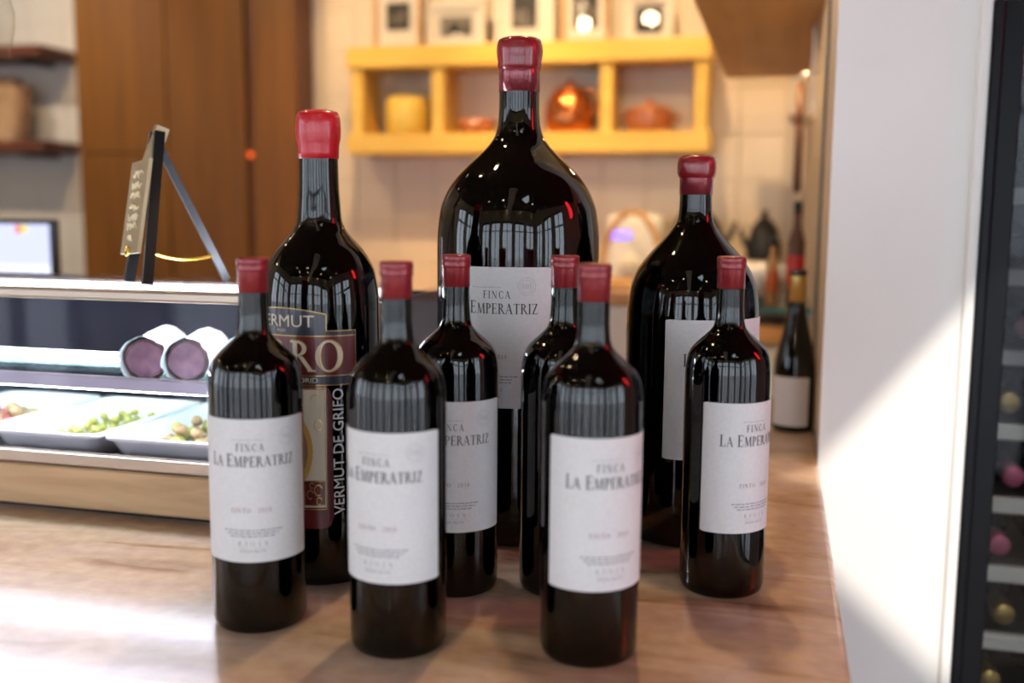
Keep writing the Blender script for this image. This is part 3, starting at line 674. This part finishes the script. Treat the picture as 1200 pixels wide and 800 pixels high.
# picture frames on top
def frame(x0, x1, z1, m, outer, lab, lean=0., dx=0., pic=(.26, .30), kind='photo_dark'):
    z0 = .8865; cx_ = (x0 + x1) / 2; W = x1 - x0; Hh = z1 - z0
    r = thing('picture_frame', (cx_, 3.40, T + z0), lab, 'picture frame', 'picture frames on the pine shelf')
    fw = .016
    bm = bmesh.new()
    for a in ((-W / 2, -W / 2 + fw, 0, Hh), (W / 2 - fw, W / 2, 0, Hh), (-W / 2 + fw, W / 2 - fw, 0, fw), (-W / 2 + fw, W / 2 - fw, Hh - fw, Hh)): box(bm, a[0], a[1], 0, .03, a[2], a[3])
    obj('frame', bm, m, r)
    obj('mount', B(-W / 2 + fw, W / 2 - fw, .012, .026, fw, Hh - fw), 'mat_white', r)
    pw, ph = W * (1 - 2 * pic[0]) / 2, Hh * (1 - 2 * pic[1]) / 2
    pi = obj('photograph', B(-pw, pw, .0108, .0118, Hh / 2 - ph, Hh / 2 + ph), kind, r)
    bm = bmesh.new(); rn = random.Random(int(x0 * -1000))
    for k in range(5):
        a = rn.uniform(-pw * .85, pw * .5); h0 = Hh / 2 - ph * rn.uniform(.3, .9); box(bm, a, a + pw * rn.uniform(.2, .45), .0101, .0107, h0, h0 + ph * rn.uniform(.3, 1.0))
    obj('photo_subject', bm, 'photo_grey' if kind == 'photo_dark' else 'photo_dark', pi)
    obj('glazing', B(-W / 2 + fw, W / 2 - fw, .006, .008, fw, Hh - fw), 'pane_picture', r)
    obj('backing', B(-W / 2 + .004, W / 2 - .004, .0302, .042, .004, Hh - .004), outer, r)
frame(-1.383, -1.206, 1.115, 'frame_wood', 'dark_grey', 'tall wooden framed photograph at the wardrobe end of the pine shelf')
frame(-1.186, -.985, 1.035, 'mat_white', 'dark_grey', 'low landscape white framed photograph on the pine shelf', pic=(.22, .28), kind='photo_grey')
frame(-.946, -.750, 1.125, 'mat_white', 'frame_wood', 'tall white framed photograph on the pine shelf behind the biggest bottle cap', pic=(.28, .25))
frame(-.722, -.562, 1.125, 'frame_wood', 'dark_grey', 'narrow wooden framed photograph with a lamp reflected low in its glass', pic=(.24, .22))
frame(-.510, -.356, 1.030, 'mat_white', 'black_plastic', 'small white framed photograph at the soffit end of the pine shelf', pic=(.22, .22))
# jar of corn, copper jug, pots
def lt(name, prof, m, parent, n=32, off=(0, 0, 0)):
    bm = lathe(bmesh.new(), prof, n, off=off); bmesh.ops.recalc_face_normals(bm, faces=bm.faces[:]); return obj(name, bm, m, parent, True)
zs = T + .5982
jar = thing('storage_jar', (-1.262, 3.41, zs), 'glass storage jar filled with yellow grain on the pine shelf', 'jar')
lt('grain', [(0, .001), (.070, .001), (.074, .012), (.074, .118), (.060, .130), (0, .134)], 'corn', jar)
lt('jar_glass', [(0, 0), (.072, 0), (.077, .01), (.077, .13), (.068, .160), (.048, .175), (.048, .19)], 'jar_glass', jar)
lt('lid', [(0, .190), (.050, .190), (.052, .195), (.050, .206), (.015, .210), (.012, .214), (.014, .222), (0, .225)], 'jar_glass', jar)
jug = thing('copper_jug', (-.690, 3.41, zs), 'round copper jug with lid on the pine shelf', 'jug')
lt('body', [(0, 0), (.060, 0), (.078, .012), (.084, .045), (.082, .085), (.066, .125), (.050, .140)], 'copper', jug)
lt('lid', [(.054, .138), (.054, .143), (.036, .156), (.012, .162), (.010, .168), (.012, .176), (0, .180)], 'copper', jug)
obj('handle', tube(bmesh.new(), [(.062 + .035 * math.sin(t), -.03, .10 + .04 * math.cos(t)) for t in [k * math.pi / 8 for k in range(9)]], .006, 8), 'copper', jug, True)
pot = thing('lidded_pot', (-.425, 3.41, zs), 'low clay pot with a domed lid and two handles on the pine shelf', 'pot')
lt('body', [(0, 0), (.062, 0), (.074, .012), (.078, .040), (.076, .062)], 'clay', pot)
lt('lid', [(.080, .062), (.081, .067), (.060, .082), (.024, .090), (.012, .092), (.011, .098), (.016, .106), (0, .110)], 'clay', pot)
for s in (-1, 1): obj('handle', tube(bmesh.new(), [(s * (.074 + .020 * math.sin(t)), .022 * math.cos(t), .050) for t in [k * math.pi / 6 for k in range(7)]], .006, 8), 'clay', pot, True)
bowl = thing('clay_bowl', (-1.012, 3.40, zs), 'shallow reddish clay bowl on the pine shelf', 'bowl')
lt('body', [(0, 0), (.044, 0), (.060, .018), (.066, .050), (.061, .050), (.054, .020), (0, .008)], 'clay', bowl)
lt('foot_ring', [(.040, 0), (.046, 0), (.046, .006), (.040, .006)], 'clay', bowl)

# ================================================================== WARDROBE AND LEFT WALL
wd = thing('wardrobe', (-2.1, 3.40, 0), 'tall brown wooden wardrobe with flat doors behind the display case', 'wardrobe')
def wp_(name, x0, x1, z0, z1, y0, y1, m, bev=.002, parent=None): return obj(name, B(x0 + 2.1, x1 + 2.1, y0 - 3.40, y1 - 3.40, z0, z1, bev=bev), m, parent or wd)
wp_('carcass', -2.54, -1.655, 0, 2.85, 3.372, 3.499, 'dark_shelf_wood', 0)
wp_('door', -2.539, -2.168, .08, T + .540, 3.35, 3.371, 'wardrobe_wood'); wp_('door', -2.539, -2.168, T + .544, 2.84, 3.35, 3.371, 'wardrobe_wood')
wp_('door', -2.162, -1.852, .08, 2.84, 3.35, 3.371, 'wardrobe_wood'); wp_('door', -1.822, -1.656, .08, 2.84, 3.35, 3.371, 'wardrobe_wood')
lt('indicator_lamp', [(.009, 0), (.009, .006), (.005, .009), (0, .0095)], 'indicator_red', wd, 16).matrix_local = Matrix.Translation((.256, -.028, T + .535)) @ Matrix.Rotation(R(90), 4, 'X')
for z, lab in ((.892, 'upper dark wooden wall shelf on the pale tiles'), (.546, 'lower dark wooden wall shelf carrying the paper bag')):
    s = thing('plank_shelf', (-2.95, 3.39, T + z), lab, 'shelf', 'dark wooden wall shelves')
    obj('plank', B(-.34, .305, -.10, .103, 0, .042, bev=.003), 'dark_shelf_wood', s)
    for bx in (-.2, .2): obj('bracket', B(bx - .012, bx + .012, -.08, .103, -.015, -.0005), 'dark_grey', s)
bag = thing('paper_bag', (-2.90, 3.36, T + .589), 'crumpled brown paper bag on the lower dark wooden shelf', 'bag')
bm = bmesh.new(); rn = random.Random(11); rows = []
for iz in range(9):
    t = iz / 8; row = []
    for i in range(28):
        a = 2 * math.pi * i / 28; ca, sa = math.cos(a), math.sin(a); q = (abs(ca) ** 4 + abs(sa) ** 4) ** -.25
        row.append(bm.verts.new((ca * q * (.105 + .022 * t) + rn.uniform(-.005, .005) + .012 * t, sa * q * .062 * (1 - .25 * t) + rn.uniform(-.005, .005), .205 * t + rn.uniform(-.004, .004) * (iz > 0))))
    rows.append(row)
for a, b in zip(rows, rows[1:]):
    for i in range(28): bm.faces.new((a[i], a[(i + 1) % 28], b[(i + 1) % 28], b[i]))
bm.faces.new(rows[0][::-1]); obj('bag_body', bm, 'paper_bag', bag)
bm = bmesh.new(); box(bm, -.09, .10, -.035, .035, .19, .235, bev=.012, seg=2); obj('folded_top', bm, 'leather_brown', bag)
# till screen behind the case: stands on the counter
till = thing('till_screen', (-1.60, 1.86, T), 'small till screen with a lilac page glowing behind the display case', 'monitor', rz=R(6))
obj('stand_base', B(-.09, .09, -.07, .07, 0, .012, bev=.004), 'black_plastic', till)
obj('stand_neck', B(-.02, .02, .01, .03, .012, .21), 'black_plastic', till)
tb = obj('bezel', B(-.17, .118, -.008, .012, .170, .318, bev=.005, seg=2), 'black_plastic', till)
obj('display', B(-.158, .1045, -.0095, -.0082, .182, .308), 'screen_lit', till)
obj('page_header', B(-.158, .1045, -.0105, -.0096, .182, .222), 'screen_bar', tb); obj('page_mark', B(.028, .040, -.0105, -.0096, .288, .306), 'screen_red', tb); obj('page_mark', B(.041, .056, -.0105, -.0096, .288, .306), 'screen_yellow', tb)

# ================================================================== BACK COUNTER AND APPLIANCES
bc = thing('back_counter', (-.8, 3.15, 0), 'pale back counter with a wooden worktop under the pine shelf', 'counter')
obj('worktop', B(-.84, .866, -.27, .342, T - .012, T + .022, bev=.004), 'board_wood', bc)
for i in range(3): obj('cupboard_door', B(-.83 + i * .567, -.27 + i * .567, -.26, -.242, .1, T - .03, bev=.003), 'white_plastic', bc)
obj('carcass', B(-.835, .866, -.2415, .342, 0, T - .0125), 'plaster', bc)
zb = T + .0222
tr = thing('bread_bin', (-.99, 3.12, zb), 'low dark bread bin on the back counter', 'bin')
obj('bin_body', B(-.10, .13, -.08, .10, 0, .058, bev=.012, seg=3), 'leather_brown', tr); obj('bin_lid', B(-.09, .12, -.07, .09, .0585, .066, bev=.003), 'dark_grey', tr)
ap = thing('kitchen_appliance', (-.445, 3.28, zb), 'white kitchen appliance with a violet lit display', 'appliance')
obj('housing', B(-.085, .095, -.08, .08, 0, .315, bev=.03, seg=4), 'white_plastic', ap, True)
obj('display', B(-.075, -.005, -.083, -.0802, .238, .260), 'lcd_violet', ap); obj('control_knob', lathe(bmesh.new(), [(.032, 0), (.032, .012), (.026, .016), (0, .016)], 24), 'mat_white', ap, True).matrix_local = Matrix.Translation((0, -.0802, .155)) @ Matrix.Rotation(R(90), 4, 'X')
bk_ = thing('handled_basket', (-.415, 3.00, zb), 'wicker basket with a tall hoop handle in front of the white appliance', 'basket')
lt('woven_body', [(0, 0), (.085, 0), (.092, .01)] + [(.093 + .0035 * (k % 2) + .001 * k, .012 + .009 * k) for k in range(12)] + [(.100, .122), (.094, .118), (.084, .015), (0, .012)], 'rattan', bk_)
obj('hoop', tube(bmesh.new(), [(.092 * math.cos(t), 0, .115 + .205 * math.sin(t)) for t in [math.pi * k / 24 for k in range(25)]], .010, 10), 'board_wood', bk_, True)
cm = thing('coffee_machine', (-.105, 3.18, zb), 'pale steel coffee machine on the back counter below the soffit', 'coffee machine')
obj('housing', B(-.20, .17, -.12, .16, .0, .182, bev=.012, seg=3), 'steel', cm, True); obj('drip_tray', B(-.15, .16, -.17, -.121, 0, .03, bev=.004), 'black_plastic', cm)
for bx in (-.07, .09):
    g = obj('group_head', lathe(bmesh.new(), [(0, .095), (.03, .095), (.034, .10), (.034, .14), (0, .14)], 20, off=(bx, -.15, 0)), 'steel', cm, True)
    obj('portafilter_handle', tube(bmesh.new(), [(bx, -.18, .11), (bx, -.25, .10)], .010, 8), 'black_plastic', g)
zc = zb + .1825
def kettle(x, y, r, h, lab, lean):
    k = thing('kettle', (x, y, zc), lab, 'kettle', 'black kettles on the coffee machine')
    lt('body', [(0, 0), (r * .95, 0), (r, .008), (r * .97, h * .35), (r * .72, h * .72), (r * .40, h * .92), (0, h)], 'matte_black', k)
    obj('spout', tube(bmesh.new(), [(r * .8 * lean, 0, h * .25), (r * 1.15 * lean, 0, h * .42), (r * 1.35 * lean, 0, h * .70)], [.012, .009, .007], 10), 'matte_black', k, True)
    obj('knob', lathe(bmesh.new(), [(0, h - .004), (.010, h - .002), (.008, h + .006), (.012, h + .014), (0, h + .018)], 16), 'matte_black', k, True)
kettle(-.240, 3.10, .086, .160, 'round black kettle on the coffee machine beside the wicker basket', 1)
kettle(-.043, 3.12, .050, .130, 'narrow black kettle on the coffee machine next to the side wall', -1)
wbx = thing('white_crate', (-.24, 1.86, T), 'white box with a wooden lid standing on the counter behind the squat bottle', 'box')
obj('box_body', B(-.115, .115, -.075, .075, 0, .180, bev=.006, seg=2), 'white_plastic', wbx); obj('wooden_lid', B(-.120, .120, -.080, .080, .1802, .205, bev=.003), 'board_wood', wbx)
# glass wall shelf with slim bottles
gs = thing('glass_shelf', (0, 2.15, T + .157), 'small teal edged glass shelf fixed to the side wall', 'shelf')
obj('glass_plate', B(-.10, .0655, -.149, .15, 0, .006), 'glass_shelf_pane', gs); obj('plate_edge', B(-.10, .0655, -.1505, -.1492, -.001, .007), 'glass_edge', gs)
for yy in (-.1, .1): obj('bracket', B(.03, .0665, yy - .006, yy + .006, -.02, -.0005), 'steel', gs)
def slim(x, y, r, h, mb, mband, lab):
    s = thing('slim_bottle', (x, y, T + .1632), lab, 'bottle')
    lt('body', [(0, 0), (r * .95, 0), (r, .004), (r, h * .62), (r * .5, h * .76), (r * .42, h)], mb, s, 24); lt('cap', [(r * .45, h - .02), (r * .52, h - .019), (r * .52, h + .003), (0, h + .004)], 'black_plastic', s, 20)
    lt('label', [(r + .0004, h * .18), (r + .0007, h * .19), (r + .0007, h * .48), (r + .0004, h * .49)], mband, s, 24)
slim(.034, 2.10, .0165, .20, 'leather_brown', 'red_print', 'slim brown bottle with a red label on the glass shelf')
slim(-.010, 2.10, .011, .135, 'board_wood', 'orange_print', 'thin bottle with an orange label on the glass shelf')
pd_ = thing('hanging_paddle', (.034, 2.16, T + .385), 'dark brown wooden paddle hanging from a hook on the side wall', 'paddle')
obj('blade', B(-.012, .004, -.05, .05, 0, .13, bev=.006, seg=3), 'leather_brown', pd_, True); obj('shaft', tube(bmesh.new(), [(-.004, 0, .125), (-.004, 0, .215)], .008, 10), 'leather_brown', pd_, True)
obj('hook', tube(bmesh.new(), [(.0325, 0, .235), (-.004, 0, .233), (-.008, 0, .222), (-.004, 0, .213)], .0035, 8), 'steel', pd_, True)
ld = thing('hanging_ladle', (.045, 2.30, T + .525), 'steel ladle hanging from a hook beside the paddle', 'ladle')
lt('bowl', [(0, 0), (.018, .005), (.026, .022), (.026, .026), (.0245, .024), (.017, .008), (0, .003)], 'steel', ld, 24, (-.01, 0, 0)); obj('shaft', tube(bmesh.new(), [(.013, 0, .024), (.012, 0, .20)], .004, 8), 'steel', ld)
obj('hook', tube(bmesh.new(), [(.0215, 0, .212), (.010, 0, .211), (.008, 0, .203), (.012, 0, .197)], .003, 8), 'steel', ld, True)

# ================================================================== HANGING GLASSES
rk = thing('glass_rack', (-1.05, 1.10, CZ), 'wooden stemware rack hung from the ceiling above the display case', 'rack')
zr = T + .72 - CZ
for y0, y1 in ((-.06, -.012), (.012, .06)): obj('runner', B(-.45, .16, y0, y1, zr, zr + .0095), 'dark_shelf_wood', rk)
for x0 in (-.45, .14): obj('end_block', B(x0, x0 + .02, -.06, .06, zr + .0097, zr + .05), 'dark_shelf_wood', rk)
obj('top_plank', B(-.45, .16, -.06, .06, zr + .0502, zr + .065), 'dark_shelf_wood', rk)
for xx in (-.4, .1): obj('rod', tube(bmesh.new(), [(xx, 0, zr + .06), (xx, 0, 0)], .006, 8), 'black_metal', rk)
for i in range(3):
    g = thing('wine_glass', (-.970 - .11 * i, 1.10, T + .530), ('clear wine glass hanging at the rack end nearest the bottles', 'clear wine glass hanging between two others on the rack', 'clear wine glass hanging at the rack end nearest the till screen')[i], 'wine glass', 'wine glasses on the rack')
    lt('glass_bowl', [(.033, 0), (.040, .035), (.041, .055), (.034, .082), (.014, .098), (.005, .105)], 'jar_glass', g)
    lt('stem', [(.005, .105), (.0038, .13), (.0038, .176), (.008, .186)], 'jar_glass', g, 16); lt('foot', [(.008, .186), (.033, .2105), (.033, .2125), (0, .2125)], 'jar_glass', g)

# ================================================================== WINE FRIDGE
fr = thing('wine_fridge', (.55, PY, 0), 'tall black glass door wine fridge beside the white wall end', 'wine fridge')
FX0, FX1 = .2505, .86; FZ1 = T + .612
def fp_(name, x0, x1, y0, y1, z0, z1, m, bev=0., parent=None, seg=1): return obj(name, B(x0 - .55, x1 - .55, y0 - PY, y1 - PY, z0, z1, bev=bev, seg=seg), m, parent or fr)
fp_('side_wall', FX0, FX0 + .015, PY + .032, 2.05, .03, FZ1, 'fridge_black'); fp_('side_wall', FX1 - .015, FX1, PY + .032, 2.05, .03, FZ1, 'fridge_black')
fp_('back_wall', FX0 + .0152, FX1 - .0152, 2.03, 2.05, .03, FZ1, 'dark_grey'); fp_('top_wall', FX0 + .0152, FX1 - .0152, PY + .032, 2.03, FZ1 - .02, FZ1, 'fridge_black'); fp_('bottom_wall', FX0 + .0152, FX1 - .0152, PY + .032, 2.03, .03, .08, 'fridge_black')
fp_('plinth', FX0 + .02, FX1 - .02, PY + .05, 2.0, 0, .03, 'fridge_black')
dr = fp_('door', FX0, FX0 + .012, PY - .008, PY + .012, .05, FZ1, 'fridge_black', .002)
fp_('door_stile', FX0 + .012, FX0 + .038, PY - .002, PY + .03, .05, FZ1, 'fridge_black', .002, None); fp_('door_stile', FX1 - .038, FX1, PY - .002, PY + .03, .05, FZ1, 'fridge_black', .002)
fp_('door_rail', FX0 + .0382, FX1 - .0382, PY - .002, PY + .03, FZ1 - .045, FZ1, 'grey_trim', .002); fp_('door_rail', FX0 + .0382, FX1 - .0382, PY - .002, PY + .03, .05, .12, 'fridge_black', .002)
fp_('door_glass', FX0 + .0382, FX1 - .0382, PY + .008, PY + .013, .12, FZ1 - .045, 'pane_dim')
fp_('interior_lamp', FX0 + .10, FX1 - .10, PY + .06, PY + .075, FZ1 - .03, FZ1 - .021, 'led_fridge')
lb0 = None
levels = [-.36, -.26, -.16, -.06, .045, .15, .26, .37]
lab_lv = ['lying on the %s fridge shelf' % q for q in ('lowest', 'second', 'third', 'fourth', 'fifth', 'sixth', 'seventh', 'top')]
fcol = ['gold_foil', 'gold_foil', 'pink_foil', 'pink_foil', 'gold_foil', 'capsule_foil', 'dark_grey', 'capsule_foil']
for lv, z in enumerate(levels):
    fp_('rack', FX0 + .0155, FX1 - .0155, PY + .10, 2.0, T + z - .006, T + z, 'steel'); fp_('rack_front', FX0 + .0155, FX1 - .0155, PY + .082, PY + .0995, T + z - .012, T + z + .010, 'label_cream', .002)
    for c in range(6):
        x = FX0 + .068 + c * .094 + (.012 if lv % 2 else 0)
        if lb0 is None or True:
            key = fcol[lv]
            r = thing('stored_bottle', (x, PY + .085, T + z + .041), 'bottle with %s end %s' % ({'gold_foil': 'gold', 'pink_foil': 'pink', 'capsule_foil': 'dark red', 'dark_grey': 'grey'}[key], lab_lv[lv]), 'bottle', 'fridge bottles ' + lab_lv[lv])
            r.rotation_euler = (R(-90), 0, 0)
            if lv == 0 and c == 0:
                g = lt('glass_body', [(.0135, .02), (.0135, .085), (.022, .11), (.039, .135), (.040, .15), (.040, .29), (.036, .298), (0, .298)], 'black_metal', r, 24); bodyme = g.data
                bm = lathe(bmesh.new(), [(0, 0), (.011, 0), (.0145, .002), (.0150, .006), (.0150, .016), (.0142, .018), (.0142, .055), (.0136, .056)], 20); capme = bpy.data.meshes.new('foil'); bm.to_mesh(capme); bm.free()
            else:
                g = bpy.data.objects.new('glass_body', bodyme); COL.objects.link(g); g.parent = r
            if key not in lt.__dict__: 
                me = capme.copy(); me.materials.clear(); me.materials.append(M[key]); lt.__dict__[key] = me
                for p in me.polygons: p.use_smooth = True
            f = bpy.data.objects.new('foil', lt.__dict__[key]); COL.objects.link(f); f.parent = r

# ================================================================== LAMPS
def pendant(x, y, z, lab):
    p = thing('pendant_lamp', (x, y, CZ), lab, 'pendant lamp', 'bare bulb pendants above the bar')
    obj('cord', tube(bmesh.new(), [(0, 0, 0), (0, 0, z - CZ + .07)], .003, 6), 'black_plastic', p); lt('socket', [(.004, z - CZ + .09), (.018, z - CZ + .08), (.018, z - CZ + .035), (0, z - CZ + .035)], 'black_plastic', p, 16)
    bm = bmesh.new(); bmesh.ops.create_uvsphere(bm, u_segments=16, v_segments=12, radius=.030); bmesh.ops.translate(bm, vec=(0, 0, z - CZ), verts=bm.verts[:]); obj('bulb', bm, 'bulb_warm', p, True)
pendant(-.715, 1.11, 2.456, 'bare bulb pendant lamp over the biggest bottle'); pendant(-1.08, 1.11, 2.442, 'bare bulb pendant lamp over the easel'); pendant(-2.7, 1.11, 2.45, 'bare bulb pendant lamp over the far end of the display case')
def spot(x, y, aim, watts, lab, size=62, col=(1, .68, .35), lamp=True):
    s = thing('spot_lamp', (x, y, CZ), lab, 'spot lamp', 'ceiling spot lamps')
    lt('can', [(.030, 0), (.030, -.07), (.042, -.072), (.042, -.084), (.036, -.084)], 'black_metal', s, 20); lt('lens', [(0, -.080), (.036, -.080)], 'spot_warm', s, 20)
    if lamp:
        l = bpy.data.lights.new('spot_light', 'SPOT'); l.energy = watts; l.spot_size = R(size); l.spot_blend = .6; l.color = col; l.shadow_soft_size = .03
        o = bpy.data.objects.new('spot_light', l); COL.objects.link(o); o.parent = s; o.location = (0, 0, -.095); o.rotation_euler = (Vector(aim) - Vector((x, y, CZ - .095))).to_track_quat('-Z', 'Y').to_euler()
spot(-1.12, 2.55, (-1.15, 3.35, T + .80), 85, 'ceiling spot lamp aimed at the storage jar'); spot(-.45, 2.55, (-.45, 3.35, T + .70), 90, 'ceiling spot lamp aimed at the copper jug')
spot(-2.1, 2.2, (-2.1, 3.35, T + .6), 50, 'ceiling spot lamp aimed at the wardrobe', 75); spot(-2.85, 2.2, (-2.9, 3.45, T + .6), 55, 'ceiling spot lamp aimed at the pale tiles', 70, (1, .86, .68))
spot(-.12, 1.45, (-.10, 3.2, T + .1), 60, 'ceiling spot lamp aimed at the coffee machine', 55); spot(-.25, 1.75, (-.2, 1.1, T), 40, 'ceiling spot lamp aimed at the squat bottle', 60)
rc = thing('soffit_fill_lamp', (-.06, 1.95, T + .745), 'small fill lamp added out of view under the wooden soffit', 'lamp')  # added fill light, out of view, to brighten the soffit and wall below
lt('ring', [(.026, 0), (.036, 0), (.036, -.004), (.026, -.004)], 'steel', rc, 24); lt('lens', [(0, -.002), (.026, -.002)], 'spot_warm', rc, 24)
l = bpy.data.lights.new('soffit_fill_light', 'SPOT'); l.energy = 26; l.spot_size = R(72); l.spot_blend = .8; l.color = (1, .70, .38); l.shadow_soft_size = .03
o = bpy.data.objects.new('soffit_fill_light', l); COL.objects.link(o); o.parent = rc; o.location = (0, 0, -.012); o.rotation_euler = Vector((-.05, 1.4, -.85)).to_track_quat('-Z', 'Y').to_euler()
k = 0
for y in (-.6, -1.6, -2.6, -3.4):
    for x in (-2.6, -1.5, -.5, .9, 2.1):
        spot(x + .1 * math.sin(k * 2.3), y, (x, y, 0), 14, 'ceiling spot lamp over the room in front of the bar', 90, lamp=(k % 3 == 0)); k += 1
rl = thing('red_stand_in', (1.45, 1.22, CZ), 'unseen red glowing stand-in for the red source mirrored in the bottles', 'red light')  # invented form for an unseen red source, gives the red bottle reflections
obj('cord', tube(bmesh.new(), [(0, 0, 0), (0, 0, -.55)], .004, 6), 'black_plastic', rl); lt('glow_body', [(.04, -.55), (.09, -.57), (.10, -.62), (.10, -1.12), (.09, -1.17), (.04, -1.19)], 'red_glow', rl, 24)
dc = thing('reflection_tube', (-.22, -1.5, CZ), 'unseen pale grey tube added under the ceiling for the bottle reflections', 'added tube')  # unseen shape added so the bottle shoulders mirror a grey streak
obj('tube_body', tube(bmesh.new(), [(0, -1.1, -.20), (0, 1.7, -.20)], .14, 20), 'white_paint', dc, True); obj('flange', lathe(bmesh.new(), [(.14, 0), (.16, 0), (.16, .02), (.14, .02)], 20), 'steel', dc).matrix_local = Matrix.Translation((0, 1.69, -.20)) @ Matrix.Rotation(R(90), 4, 'X')
for yy in (-.9, 1.2): obj('hanger', B(-.01, .01, yy - .01, yy + .01, -.06, 0), 'steel', dc)
